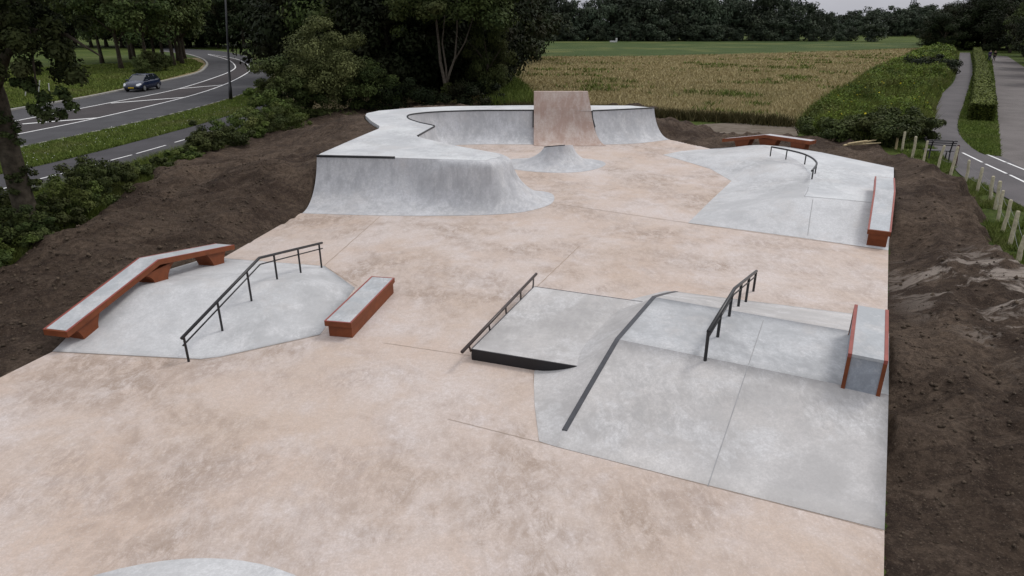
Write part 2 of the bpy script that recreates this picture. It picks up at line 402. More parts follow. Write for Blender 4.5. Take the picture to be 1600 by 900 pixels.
def slope_mesh(name, rows, mat, parent, smooth=True, skirt=None):
    V, F = loft(rows); V = list(map(tuple, V)); F = upright(V, F)
    if skirt is not None:
        n = len(rows[0]); m = len(rows)
        ring = [k for k in range(n)] + [r * n + n - 1 for r in range(1, m)] + [(m - 1) * n + k for k in range(n - 2, -1, -1)] + [r * n for r in range(m - 2, 0, -1)]
        base = len(V); V += [(V[i][0], V[i][1], skirt) for i in ring]; q = len(ring)
        F += [(ring[i], ring[(i + 1) % q], base + (i + 1) % q, base + i) for i in range(q)]
    o = mk(name, V, F, mat, parent, smooth)
    me = o.data
    return keep(o)
def smoothed(rows_key, per):
    """insert rows between key rows and round the creases"""
    K = [np.array(r) for r in rows_key]; out_ = []
    for i in range(len(K) - 1):
        for k in range(per):
            out_.append(K[i] + (K[i + 1] - K[i]) * k / per)
    out_.append(K[-1]); A = np.array(out_)
    B = A.copy()
    for _ in range(2): B[1:-1] = (B[:-2] + 2 * B[1:-1] + B[2:]) / 4
    A[:, :, 2] = B[:, :, 2]
    return list(A)
lb = empty('pyramid_bank', (*G(300, 480)[:2], 0), 0, 'low grey concrete hump bank under the long bent ledge at left', 'skate ramp')
def zr(P, z): return np.array([P[0], P[1], z])
rl_, rr_ = np.array([-8.95, 13.55, .55]), np.array([-4.72, 14.15, .50])
foot_n = resample([G(82, 549.5), G(325, 562), G(500, 523)], 15); foot_f = resample([G(340, 404) + np.array([-.25, .1, 0]), G(507, 416)], 15)
lft = np.array([G(82, 549.5), rl_, G(340, 404) + np.array([-.25, .1, 0])])
ridge = resample([rl_, np.array([-5.0, 14.0, .55]), np.array([-3.82, 14.9, .0])], 15)
ridge[:, 2] = np.interp(np.linspace(0, 1, 15), [0, .74, 1], [.55, .52, 0])
foot_n2 = resample([G(82, 549.5), G(325, 562), G(500, 523)], 15)
for A_ in (foot_n, foot_f): A_[:, 2] = .008
br_ = smoothed([foot_n, ridge, foot_f], 18)
for k in range(18): br_[k][:, 2] *= (.35 + .65 * k / 18) ** .5 if k > 0 else 1
slope_mesh('bank_surface', br_, GREYB, lb, skirt=-.1)

# ---- right funbox (plateau bank) with side transition
fb = empty('funbox', (*G(1150, 560)[:2], 0), 0, 'wide grey concrete funbox bank with flat top in the right foreground', 'skate ramp')
ZP = .655
n0 = [G(868, 698), on_edge(G(868, 698), G(1380, 828))]
n1 = [G(965, 528, .68), on_edge(G(965, 528, .66), G(1310, 600, .66))]
n2 = [G(1022, 465, .64), on_edge(G(1022, 465, .66), G(1327, 517, .66))]
n3 = [G(1057, 456), on_edge(G(1057, 456), G(1329, 490))]
for a, z in ((n0, .006), (n1, ZP), (n2, ZP), (n3, .006)):
    for p in a: p[2] = z
for a in (n1, n2): a[1][:2] += np.array([-EDGE[1], EDGE[0]]) * .085
K_ = [resample(a, 16) for a in (n0, n1, n2, n3)]
def span(a, b, n, crown): return [a + (b - a) * t + np.array([0, 0, crown * 4 * t * (1 - t)]) for t in np.linspace(0, 1, n)]
r0, r1, r2 = span(K_[0], K_[1], 9, .012), span(K_[1], K_[2], 7, .0), span(K_[2], K_[3], 7, .01)
slope_mesh('near_slope', r0, GREY, fb, skirt=-.2); slope_mesh('flat_top', r1, GREYP, fb, skirt=-.2); slope_mesh('far_slope', r2, GREY, fb, skirt=-.2)
rows = r0 + r1[1:] + r2[1:]
# side transition towards the manual pad
sp = np.array([r[0] for r in rows])
outer = resample([G(843, 690.5), G(836, 615), G(833, 583), np.array([.55, 12.0, 0]), np.array([1.3, 13.4, 0]), G(985, 467), G(1040, 456)], len(sp))
seg = np.linspace(0, 1, len(sp)); outer[:, 2] = .006
key = np.array([[.42, 8.55], [.38, 9.6], [.40, 10.7], [.75, 12.0], [1.5, 13.4], [2.9, 14.25], [3.7, 14.7]])
srow = np.r_[0, np.cumsum(np.linalg.norm(np.diff(sp[:, :2], axis=0), axis=1))]; srow /= srow[-1]
kk = resample(key, 60); outer = np.c_[np.interp(srow, np.linspace(0, 1, 60), kk[:, 0]), np.interp(srow, np.linspace(0, 1, 60), kk[:, 1]), np.full(len(sp), .006)]
V_rows = blend(outer, sp - np.array([0, 0, .001]), 1, 10, lambda t: t ** 1.7)
slope_mesh('side_transition', V_rows, GREY, fb)
g0, g1 = strip([tuple(p[:2]) for p in sp[1:]], .085); gm = MB()
top_ = [(a[0], a[1], s[2] + .012) for a, s in zip(g0, sp[1:])]; top2 = [(a[0], a[1], s[2] + .012) for a, s in zip(g1, sp[1:])]
n_ = len(top_); bot = [(p[0], p[1], p[2] - .05) for p in top_]; bot2 = [(p[0], p[1], p[2] - .05) for p in top2]
gm.add(top_ + top2 + bot + bot2, upright(top_ + top2, [(i, i + 1, n_ + i + 1, n_ + i) for i in range(n_ - 1)]) +
       [(i, i + 1, 2 * n_ + i + 1, 2 * n_ + i) for i in range(n_ - 1)] + [(n_ + i, n_ + i + 1, 3 * n_ + i + 1, 3 * n_ + i) for i in range(n_ - 1)] + [(0, n_, 3 * n_, 2 * n_)])
gm.build('grind_edge', GRIND, fb)
# expansion joint of the funbox
jf = MB()
for a, b in [((1193, 500), (1106, 760)), ]:
    pts = [hit(a[0] + (b[0] - a[0]) * t, a[1] + (b[1] - a[1]) * t) for t in np.linspace(0, 1, 26)]
    A_, B_ = strip([p[:2] for p in pts], .014); n_ = len(pts)
    jf.add([(p[0], p[1], q[2] + .003) for p, q in zip(A_, pts)] + [(p[0], p[1], q[2] + .003) for p, q in zip(B_, pts)], [(i, i + 1, n_ + i + 1, n_ + i) for i in range(n_ - 1)])
jf.build('joint', m_plain('grey_joint', (.31, .31, .315), .9, .1), fb)

# ---- manual pad
ZM = .22
pad = empty('manual_pad', (*G(860, 520, ZM)[:2], 0), 0, 'low flat grey pad with black steel front plate beside the round rail', 'skate obstacle')
c = [G(738, 545, ZM), G(910, 573, ZM), G(1012, 473, ZM), G(835, 448, ZM)]
pin = MB(); ins = [np.array(p) for p in c]
pin.prism([(p[0], p[1], -.05) for p in ins], [(p[0], p[1], ZM) for p in ins])
o = pin.build('pad_top', GREY, pad); keep(o)
fm = MB(); dF = (c[1] - c[0]) / np.linalg.norm(c[1] - c[0]); nF = np.array([dF[1], -dF[0], 0])
P0, P1 = c[0] + nF * .003, c[1] + nF * .003
prof = []
for t in np.linspace(0, 1, 14):
    q = P0 + (P1 - P0) * t; prof.append((q, 0.0 if t < .62 else ZM * ((t - .62) / .38) ** 1.5 * .97))
topf = [(q[0], q[1], ZM + .004) for q, _ in prof]; botf = [(q[0], q[1], z) for q, z in prof]
topb = [(q[0] + nF[0] * .03, q[1] + nF[1] * .03, ZM + .004) for q, _ in prof]; botb = [(q[0] + nF[0] * .03, q[1] + nF[1] * .03, z) for q, z in prof]
n_ = 14; fm.add(topf + botf + topb + botb, [(i, i + 1, n_ + i + 1, n_ + i) for i in range(n_ - 1)] + [(2 * n_ + i, 3 * n_ + i, 3 * n_ + i + 1, 2 * n_ + i + 1) for i in range(n_ - 1)] +
       [(i, 2 * n_ + i, 2 * n_ + i + 1, i + 1) for i in range(n_ - 1)] + [(n_ + i, n_ + i + 1, 3 * n_ + i + 1, 3 * n_ + i) for i in range(n_ - 1)] + [(0, n_, 3 * n_, 2 * n_)])
fm.build('front_plate', m_plain('charcoal_plate', (.012, .011, .013), .5, .4, .2), pad)
for nm, a, b in (('side_trim', c[0], c[3]), ('back_trim', c[3], c[2])):
    m_ = MB(); dd = (b - a) / np.linalg.norm(b - a); nn = np.array([-dd[1], dd[0], 0]) * (.022)
    a1 = a + dd * .0; b1 = b
    m_.prism([(*(a1 + nn * k)[:2], 0) for k in (.12, 1)] + [(*(b1 + nn * k)[:2], 0) for k in (1, .12)], [(*(a1 + nn * k)[:2], ZM + .004) for k in (.12, 1)] + [(*(b1 + nn * k)[:2], ZM + .004) for k in (1, .12)])
    m_.build(nm, GRIND, pad)

# ---- big quarter pipe / bowl block
ZD = 1.6
bw = empty('quarter_pipe', (-3.5, 24.5, 0), 0, 'large pale concrete quarter pipe and bowl with raised deck at the back left', 'skate ramp')
def arc(t): return (1 - math.sqrt(max(0, 1 - (.955 * t) ** 2))) / (1 - math.sqrt(1 - .955 ** 2))
# front wall
ftop = Gs([(495, 244), (617, 246.5), (700, 249), (752, 251)], ZD) + [np.array([-.70, 22.95, ZD]), np.array([-.42, 23.35, ZD]), np.array([-.55, 23.95, ZD]), np.array([-1.0, 24.45, ZD])]
ffoot = [G(472, 333.5), G(600, 337), G(720, 337), G(795, 334), G(838, 327), G(864, 316), G(858, 301), np.array([-.0, 25.2, 0.])]
nn_ = 60
def res_key(P, n):
    """resample keeping the same key parameter for both polylines"""
    P = np.array(P); m = len(P); t = np.linspace(0, m - 1, n)
    Q = catmull(P, 12); Q = np.array(Q); tt = np.linspace(0, m - 1, len(Q)); return np.stack([np.interp(t, tt, Q[:, k]) for k in range(3)], 1)
FT = res_key(ftop, nn_); FF = res_key(ffoot, nn_); FF[:, 2] = .006; FT[:, 2] = ZD
FT[:21] = resample(Gs([(495, 244), (617, 246.5), (752, 251)], ZD), 27)[:21]
def lip(t): return .90 * arc(t / .80) if t < .80 else .90 + .10 * math.sin((t - .80) / .20 * math.pi / 2)
def blend_w(foot, top, n, w): return [np.c_[foot[:, :2] + (top[:, :2] - foot[:, :2]) * t, foot[:, 2] + (top[:, 2] - foot[:, 2]) * ((1 - w) * arc(t) + w * lip(t))] for t in np.linspace(0, 1, n)]
wF = np.clip((np.arange(nn_) - 14) / 6, 0, 1)
slope_mesh('front_transition', blend_w(FF, FT, 30, wF), GREYW, bw)
# bowl wall
btop = [np.array([-1.0, 24.45, ZD]), np.array([-2.2, 25.6, ZD]), G(651, 213.5, ZD), G(666, 205, ZD), G(679.5, 197.6, ZD), G(655, 191.5, ZD), G(638, 185, ZD), G(642, 179, ZD), G(680, 175, ZD), G(740, 173, ZD), G(790, 172.6, ZD), G(836, 172.5, ZD)]
bfoot = [np.array([-.0, 25.2, 0]), np.array([-1.0, 26.6, 0]), np.array([-2.3, 28.6, 0]), np.array([-2.1, 29.6, 0]), np.array([-1.9, 30.6, 0]), np.array([-2.4, 31.8, 0]), np.array([-3.3, 33.0, 0]), np.array([-3.7, 34.2, 0]), np.array([-3.0, 35.0, 0]), np.array([-1.6, 35.25, 0]), np.array([.0, 35.25, 0]), G(835, 226)]
BT = res_key(btop, 90); BT[:, :2] = np.stack([np.interp(np.linspace(0, 11, 90), [0, .5, 1, 1.5, 2, 3, 4], [r[k] for r in [btop[0], (btop[0] + btop[1]) / 2, btop[1], (btop[1] + btop[2]) / 2, btop[2], btop[3], btop[4]]]) for k in (0, 1)], 1) * (np.linspace(0, 11, 90) <= 4)[:, None] + BT[:, :2] * (np.linspace(0, 11, 90) > 4)[:, None]; BF = res_key(bfoot, 90); BF[:, 2] = .006; BT[:, 2] = ZD
slope_mesh('bowl_transition', blend_w(BF, BT, 30, np.clip((16 - np.arange(90)) / 6, 0, 1)), GREYW, bw)
rt = res_key([G(926, 173.2, ZD), G(975, 171, ZD), G(1022, 168.6, ZD)], 20); rf = res_key([G(944, 226), G(998, 224), G(1047, 218)], 20); rf[:, 2] = .006; rt[:, 2] = ZD
slope_mesh('back_transition', blend(rf, rt, 1, 22, arc), GREYW, bw)
# deck
outer_d = Gs([(1022, 168.6), (985, 165), (820, 164.6), (707, 166), (640, 168.8), (592, 173), (573, 177), (571, 180.5), (580, 189), (593, 197), (592, 201), (575, 208), (549, 219), (501, 240), (495, 244)], ZD)
outer_d = [np.array(p) for p in outer_d]
inner_b = [G(836, 172.5, ZD), G(926, 173.2, ZD)] + [r for r in rt[1:]]
deck_loop = outer_d[:-1] + [p for p in FT] + [p for p in BT[1:]] + [p for p in inner_b[1:-1]]
sheet('deck', deck_loop, ZD + .004, GREYD, bw)
keep(bw.children[-1])
sk = MB(); od = [np.array(p) for p in outer_d] + [ffoot[0]]
n_ = len(outer_d); sk.add([(p[0], p[1], ZD + .004) for p in outer_d] + [(p[0], p[1], -.3) for p in outer_d], [(i, i + 1, n_ + i + 1, n_ + i) for i in range(n_ - 1)])
# end wall under the front transition
pr = [r[0] for r in blend(FF, FT, 1, 22, arc)]; sk.add([tuple(p) for p in pr] + [(p[0], p[1], -.3) for p in pr], [(i, i + 1, 22 + i + 1, 22 + i) for i in range(21)])
pr = [r[-1] for r in blend(rf, rt, 1, 22, arc)]; sk.add([tuple(p) for p in pr] + [(p[0], p[1], -.3) for p in pr], [(i, i + 1, 22 + i + 1, 22 + i) for i in range(21)])
sk.build('deck_edge', GREYD, bw)
def coping(pts, r=.035):
    MB().tube([(p[0], p[1], ZD + .008) for p in pts], r, 8).build('coping', BLACK, bw, smooth=True)
coping(resample([G(495, 244, ZD), G(617, 246.5, ZD)], 6), .045)
cb = BT[15:]; kk2 = [i for i, p in enumerate(BT) if p[1] > G(652, 213, ZD)[1] - .05]
coping(BT[kk2[0]:], .036); coping(rt, .036)

# ---- pink wall ramp
wr = empty('wall_ramp', (*G(890, 226)[:2], 0), 0, 'tall pink concrete wall ramp rising above the bowl deck at the back', 'skate ramp')
F_ = resample([G(834, 227), G(946, 227)], 12); T_ = resample([G(834.5, 143, 2.55), G(918.5, 143, 2.55)], 12); F_[:, 2] = .012
def arc2(t): return (1 - math.sqrt(max(0, 1 - (.93 * min(t, .8) / .8) ** 2))) / (1 - math.sqrt(1 - .93 ** 2)) * .66 + (max(0, t - .8) / .2) * .34
F_[:, 1] -= .25
rw = blend(F_, T_, 1, 34, arc2)
V_, Fc = loft(rw); V_ = [tuple(v) for v in V_]; Fc = upright(V_, Fc)
n0_ = len(V_); V_ += [(v[0] + .0, v[1] + .30, max(0, v[2]) if v[2] > 1.7 else v[2]) for v in V_]     # slab thickness towards the back
nr, nc = 34, 12
for r in range(nr - 1):
    for k in (0, nc - 1):
        Fc.append((r * nc + k, (r + 1) * nc + k, n0_ + (r + 1) * nc + k, n0_ + r * nc + k))
Fc += [((nr - 1) * nc + k, (nr - 1) * nc + k + 1, n0_ + (nr - 1) * nc + k + 1, n0_ + (nr - 1) * nc + k) for k in range(nc - 1)]
Fc += [(n0_ + r * nc + k, n0_ + (r + 1) * nc + k, n0_ + (r + 1) * nc + k + 1, n0_ + r * nc + k + 1) for r in range(nr - 1) for k in range(nc - 1)]
o = mk('ramp_face', V_, Fc, RAMPC, wr, False); keep(o)
for k in (0, nc - 1):
    sgn = -1 if k == 0 else 1
    pts = [Vector(rw[r][k]) + Vector((sgn * .02, 0, 0)) for r in range(nr) if .75 < rw[r][k][2] < 1.72]
    MB().tube([p + Vector((sgn * .015, .05, 0)) for p in pts], .045, 6).build('steel_edge', BLACK, wr)

# ---- little volcano
vc = empty('volcano', (2.1, 30.2, 0), 0, 'small grey concrete volcano mound standing in front of the pink ramp', 'skate ramp')
tp = [G(846, 233, .85), G(852, 229, .85), G(862, 226, .85), G(893, 222.5, .85), np.array([2.75, 30.95, .85]), np.array([2.95, 30.1, .85]), np.array([2.6, 29.4, .85]), np.array([1.9, 29.1, .85])]
cen = np.array([2.1, 30.1, .85]); ring_t = []; ring_b = []
for k in range(49):
    a = 2 * math.pi * k / 48
    rt_ = .64; x, y = cen[0] + rt_ * math.cos(a) * 1.0, cen[1] + .66 * math.sin(a)
    ring_t.append((x, y, .80 - .20 * (y - cen[1]) + .05 * math.cos(a)))
    rb = 2.15 + .12 * math.sin(3 * a)
    ring_b.append((cen[0] + .02 + rb * math.cos(a) * (1.0 if math.cos(a) > 0 else 1.32), cen[1] - .15 + rb * math.sin(a) * .80, .006))
rv = blend(np.array(ring_b), np.array(ring_t), 1, 18, lambda t: arc(t) ** 1.15)
slope_mesh('cone', rv, GREYW, vc)
cap = MB().add([tuple(p) for p in ring_t[:-1]], [tuple(range(48))]); cap.build('top_face', GREYD, vc)
MB().tube([(p[0], p[1], p[2] + .01) for p in ring_t[22:40]], .018, 6).build('coping', BLACK, vc)

# ---- right rear bank with raised corner
ZB = .72
rb_ = empty('corner_bank', (*G(1280, 300)[:2], 0), 0, 'pale grey corner bank with flat raised top under the curved rail', 'skate ramp')
e0 = on_edge(G(1300, 382), G(1386, 391)); e1 = on_edge(G(1257, 307, ZB), G(1367, 317, ZB)); e1[2] = ZB
toe = [e0, G(1240, 370), G(1150, 358), G(1075, 348.5), G(1110, 314), G(1143, 283), G(1110, 264), G(1070, 252), G(1036, 242), G(1065, 236), G(1107, 232.8)]
crs = [e1, G(1290, 310, ZB), G(1257, 307, ZB), G(1256, 305, ZB), G(1260, 296, ZB), G(1265, 287, ZB), G(1266, 274, ZB), G(1256, 259, ZB), G(1240, 248, ZB), G(1210, 236, ZB), G(1192, 226.5, ZB)]
def lin_key(P, per):
    P = np.array(P); t = np.linspace(0, len(P) - 1, (len(P) - 1) * per + 1); tt = np.arange(len(P)); return np.stack([np.interp(t, tt, P[:, k]) for k in range(3)], 1)
TO = lin_key(toe, 6); CR = lin_key(crs, 6)
for _ in range(2): CR[1:-1, :2] = (CR[:-2, :2] + 2 * CR[1:-1, :2] + CR[2:, :2]) / 4
TO[:, 2] = .006; CR[:, 2] = ZB
slope_mesh('bank_surface', blend(TO, CR, 1, 14, lambda t: (1 - math.cos(min(1, t * 1.0) * math.pi)) / 2 * .35 + t * .65), GREYB, rb_)
e2 = G(1396.5, 262, ZB)
topl = [p for p in CR] + [G(1225, 229, ZB), G(1258, 234, ZB), G(1285, 238.5, ZB), e2]
sheet('bank_top', topl, ZB + .003, GREYD, rb_); keep(rb_.children[-1])
ed = [G(1107, 232.8), G(1192, 226.5, ZB), G(1225, 229, ZB), G(1258, 234, ZB), G(1285, 238.5, ZB), e2, e1, e0]
n_ = len(ed); MB().add([(p[0], p[1], p[2] + .003) for p in ed] + [(p[0], p[1], -.3) for p in ed], [(i, i + 1, n_ + i + 1, n_ + i) for i in range(n_ - 1)]).build('slab_edge', GREYD, rb_)
jb = MB()
for L_ in ([(1262, 368), (1266, 338), (1270, 312)], [(1257, 307), (1310, 311), (1366, 317)], [(1257, 307), (1262, 298), (1263, 292)]):
    pts = resample([hit(*p) for p in L_], 20); pts = [(p[0], p[1], hz(p[0], p[1]) + .004) for p in pts]; A_, B_ = strip([p[:2] for p in pts], .022); n_ = 20
    jb.add([(p[0], p[1], q[2]) for p, q in zip(A_, pts)] + [(p[0], p[1], q[2]) for p, q in zip(B_, pts)], [(i, i + 1, n_ + i + 1, n_ + i) for i in range(n_ - 1)])
jb.build('joint', m_plain('grey_joint_light', (.33, .33, .335), .9, .1), rb_)

# ---- round mound at the near edge
nm_ = empty('round_mound', (*G(320, 878)[:2], 0), 0, 'smooth pale grey round mound cut by the near edge of the picture', 'skate ramp')
cc = G(320, 872.5)[:2] + np.array([0, -2.72]); rr_rows = []
for i in range(12):
    q = i / 11; rr_rows.append(np.array([(cc[0] + 2.72 * (1 - q) * math.cos(a), cc[1] + 2.72 * (1 - q) * math.sin(a), .006 + .55 * (1 - (1 - q) ** 2) ** 1.3) for a in np.linspace(0, 2 * math.pi, 73)]))
slope_mesh('mound_surface', rr_rows, GREYB, nm_)

# ================================================================== TERRAIN
ground = mk('ground', [(-3000, -600, -.06), (3000, -600, -.06), (3000, 5000, -.06), (-3000, 5000, -.06)], [(0, 1, 2, 3)], GROUND); tag(ground, kind='structure')
def fbm(X, Y, seed, octs=5, base=.25, gain=.55):
    r = np.random.RandomState(seed); out_ = np.zeros_like(X)
    amp = 1.; f = base
    for o_ in range(octs):
        Gd = r.rand(256, 256)
        x = X * f + 50; y = Y * f + 50; xi = np.floor(x).astype(int); yi = np.floor(y).astype(int); fx = x - xi; fy = y - yi
        fx = fx * fx * (3 - 2 * fx); fy = fy * fy * (3 - 2 * fy)
        g = lambda a, b: Gd[a % 256, b % 256]
        v = (g(xi, yi) * (1 - fx) + g(xi + 1, yi) * fx) * (1 - fy) + (g(xi, yi + 1) * (1 - fx) + g(xi + 1, yi + 1) * fx) * fy
        out_ += amp * (v - .5); amp *= gain; f *= 2.03
    return out_
foot_poly = np.array([p[:2] for p in fl] + [p[:2] for p in outer_d[::-1]] + [G(1047, 218)[:2], G(1110, 232.4)[:2], G(1192, 226.5, ZB)[:2], G(1225, 229, ZB)[:2], G(1258, 234, ZB)[:2], G(1285, 238.5, ZB)[:2], e2[:2], A0[:2] - D1[:2] * 3.6])
def inside(X, Y, P):
    c_ = np.zeros(X.shape, bool); n = len(P)
    for i in range(n):
        (x1, y1), (x2, y2) = P[i], P[(i + 1) % n]
        if y1 == y2: continue
        c_ ^= ((y1 > Y) != (y2 > Y)) & (X < (x2 - x1) * (Y - y1) / (y2 - y1) + x1)
    return c_
def dist_poly(X, Y, P, closed=True):
    D = np.full(X.shape, 1e9); n = len(P)
    for i in range(n if closed else n - 1):
        (x1, y1), (x2, y2) = P[i], P[(i + 1) % n]; dx, dy = x2 - x1, y2 - y1
        t = np.clip(((X - x1) * dx + (Y - y1) * dy) / (dx * dx + dy * dy + 1e-9), 0, 1)
        D = np.minimum(D, np.hypot(X - x1 - t * dx, Y - y1 - t * dy))
    return D
edge_ctl = [(*fl[0][:2], -.04), (*fl[1][:2], -.04), (*G(200, 485)[:2], -.04), (*G(350, 402)[:2], -.03), (*G(420, 362)[:2], -.03), (*G(470, 333)[:2], 0)]
edge_ctl += [(*p[:2], zz) for p, zz in [(blend(FF, FT, 1, 22, arc)[k][0], blend(FF, FT, 1, 22, arc)[k][0][2] - .1) for k in (6, 12, 16, 19)]]
edge_ctl += [(*p[:2], ZD - .14) for p in outer_d[1:]] + [(*outer_d[0][:2], ZD - .22)]
edge_ctl += [(*r[-1][:2], r[-1][2] - .08) for r in blend(rf, rt, 1, 22, arc)[2:18:4]]
edge_ctl += [(*G(1047, 218)[:2], -.03), (*G(1110, 232.4)[:2], -.04), (*((G(1110, 232.4) + G(1192, 226.5, ZB)) / 2)[:2], ZB / 2 - .1)] + [(*G(a, b, ZB)[:2], ZB - .14) for a, b in ((1192, 226.5), (1225, 229), (1258, 234), (1285, 238.5), (1340, 250))] + [(*e2[:2], ZB - .14), (*e1[:2], ZB - .2), (*e0[:2], -.08)]
edge_ctl += [(*(A0[:2] + D1[:2] * k), -.08) for k in (-3, 0, 2, 4)] + [(*n1[1][:2], ZP - .3), (*n2[1][:2], ZP - .3), (*n3[1][:2], -.05), (*((n3[1] + e0) / 2)[:2], -.06)]
edge_ctl = np.array(edge_ctl)
berm = np.array([G(*p)[:2] for p in ((1420, 275), (1465, 312), (1510, 350), (1540, 395), (1500, 440))])
soil_bound = np.array([(-15.5, 1.0), (-15.2, 8), (-14.6, 14)] + [G(*p)[:2] for p in ((60, 388), (150, 345), (265, 258), (335, 222), (420, 205), (480, 186), (540, 172), (600, 160), (800, 157), (1000, 158), (1050, 180), (1100, 200), (1180, 216), (1290, 214), (1370, 220), (1440, 252), (1500, 290), (1532, 345), (1560, 400), (1600, 430))] + [np.array([18.5, 13.]), np.array([20., 8.]), np.array([20., 0.])])
def soil_h(X, Y):
    num = np.zeros_like(X); den = np.zeros_like(X)
    for x, y, z in edge_ctl:
        w = 1 / (np.hypot(X - x, Y - y) ** 3 + .05); num += w * z; den += w
    ze = num / den; d = dist_poly(X, Y, foot_poly)
    zb = np.where(ze > 0, ze * np.clip(1 - (d - .2) / (2.2 + 3.2 * np.clip(ze, 0, 2)), 0, 1) ** 1.3, ze)
    amp = np.clip(d / 1.2, 0, 1)
    h = zb + amp * (.40 * fbm(X, Y, 3, 6, .33, .55) + .16 * np.abs(fbm(X, Y, 8, 5, 1.6, .62)) + .10 * np.clip(fbm(X, Y, 18, 3, 1.1, .6), 0, 1)) + amp * .06
    # spoil heap along the left and the berm on the right
    left = np.clip((-X - 6) / 3, 0, 1) * np.clip((Y - 12) / 6, 0, 1) * np.clip((30 - Y) / 5, 0, 1)
    h += left * amp * (.42 + .75 * fbm(X, Y, 21, 4, .26))
    db = dist_poly(X, Y, berm, False); h += .26 * np.exp(-(db / 1.25) ** 2) * amp
    h += .10 * amp
    # wheel ruts, right
    u = X * D1[1] - Y * D1[0]
    h += np.clip((X - 6) / 2, 0, 1) * amp * .085 * np.sin(u * 4.2 + 3 * fbm(X, Y, 5, 3, .4))
    ins = inside(X, Y, soil_bound); dbn = dist_poly(X, Y, soil_bound); sd_ = np.where(ins, dbn, -dbn) + .9 * fbm(X, Y, 12, 4, .8)
    h = np.maximum(h, -.042 + .03 * amp * fbm(X, Y, 44, 4, 1.1))
    h = np.where(sd_ < .8, np.minimum(h, -.16 + (h + .16) * np.clip(sd_ / .8, 0, 1)), h)
    inn = inside(X, Y, foot_poly); h = np.where(inn, np.minimum(ze, 0) - np.clip((d - .22) * 3, 0, 1) * .5 - .02, h)
    return h, ins, inn, d
def grid_sheet(name, x0, x1, y0, y1, st, mat, cut=True):
    xs = np.arange(x0, x1 + st, st); ys = np.arange(y0, y1 + st, st); X, Y = np.meshgrid(xs, ys); h, ins, inn, d = soil_h(X, Y)
    n = len(xs); idx = np.arange(X.size).reshape(X.shape)
    q = np.stack([idx[:-1, :-1], idx[:-1, 1:], idx[1:, 1:], idx[1:, :-1]], -1).reshape(-1, 4)
    bad = (inn & (d > .6)) | (~ins & (h < -.15)); b = bad.ravel(); q = q[~(b[q].all(axis=1))]
    used = np.unique(q); mp_ = -np.ones(X.size, int); mp_[used] = np.arange(len(used))
    Vv = np.stack([X.ravel(), Y.ravel(), h.ravel()], 1)[used]
    return mk(name, Vv, mp_[q], mat, None, True)
soil = grid_sheet('soil', -24, 30, 1.5, 52, .11, SOIL); tag(soil, kind='structure')
def sh(x, y):
    h = soil_h(np.array([[float(x)]]), np.array([[float(y)]]))[0][0, 0]; return max(h, -.06)

# sandy patches
def patch(name, pts, z, mat, st=.25):
    return sheet(name, catmull(pts, 5, True), z, mat, kind='structure')
patch('sand_patch', Gs([(1078, 201), (1105, 193), (1180, 192), (1240, 196), (1243, 214), (1190, 222), (1130, 224), (1096, 215)]), -.02, SAND)

# fields
wheat_poly = [(-60, 60), (-20, 52), *[tuple(G(*p)[:2]) for p in ((790, 175), (900, 176), (1050, 184), (1150, 190), (1232, 196), (1245, 193), (1290, 163), (1340, 130), (1400, 98), (1450, 80), (1463, 74), (1340, 79), (1210, 83), (1000, 88), (800, 88.5))], (-60, 128)]
wheat = sheet('wheat_field', wheat_poly, -.03, WHEAT, kind='structure')
crop = sheet('crop_field', [tuple(G(*p)[:2]) for p in ((800, 88.5), (1000, 88), (1210, 83), (1340, 77), (1463, 73), (1440, 67), (1000, 62), (640, 62))] + [(-80, 128)], -.035, CROP, kind='structure')

# ---- roads on the left
kerb_in = catmull(Gs([(-60, 186), (30, 170), (120, 155), (176, 144), (251, 128), (307, 114.5), (321, 105), (323, 98), (313, 91), (288, 84), (250, 80)]), 6)
out_edge = catmull(Gs([(-60, 254), (0, 236), (52, 225), (180, 198), (293, 171.5), (368, 150), (402, 135), (421, 121), (425, 108), (408, 94), (350, 80.5), (291, 76.3), (250, 74)]), 6)
road = sheet('road', [p for p in kerb_in] + [p for p in out_edge[::-1]], -.02, ASPH, kind='structure')
up_l = catmull(Gs([(-60, 206), (25, 188.5), (173, 160), (277, 139), (341, 119), (364, 109), (367, 102), (355, 93), (325, 85)]), 6)
lo_l = catmull(Gs([(-60, 226), (49, 205), (152, 184), (288, 152), (349, 132.5), (381, 117), (391, 108), (384, 99), (365, 91), (325, 84.5)]), 6)
sheet('median_surface', [p for p in up_l] + [p for p in lo_l[::-1]], -.014, ASPD, parent=road)
rm = MB(); ribbon_mb(rm, up_l, .16, -.008); ribbon_mb(rm, lo_l, .16, -.008)
for a, b in (((-60, 198), (28, 205)),) if 0 else (): pass
for a, b in (((35, 193.5), (152, 184)), ((173, 161), (288, 152)), ((280, 138.5), (349, 132.5))):
    ribbon_mb(rm, [G(*a), (G(*a) + G(*b)) / 2, G(*b)], .34, -.003)
rm.build('lane_marking', WHITE, road)
def kerb_line(name, pts, w, z0, z1, label, dashed=False):
    A_, B_ = strip([p[:2] for p in pts], w); m_ = MB(); n = len(A_)
    for i in range(n - 1):
        if dashed and i % 2: continue
        P_ = [A_[i], A_[i + 1], B_[i + 1], B_[i]]; m_.prism([(*p, z0) for p in P_], [(*p, z1) for p in P_])
    o = m_.build(name, KERB); tag(o, label, kind='structure'); return o
kerb_line('kerb', resample([p[:2] for p in kerb_in], 110), .32, -.1, .09, None)
kerb_line('kerb', resample([p[:2] for p in out_edge], 260), .14, -.1, .0, None, True)
cyc_up = catmull(Gs([(-80, 292), (0, 271.5), (53, 260), (149, 237), (293, 199), (345, 184), (420, 160)]), 5)
cyc_lo = catmull(Gs([(-80, 340), (0, 317), (60, 300), (160, 272), (300, 229), (360, 210), (440, 180)]), 5)
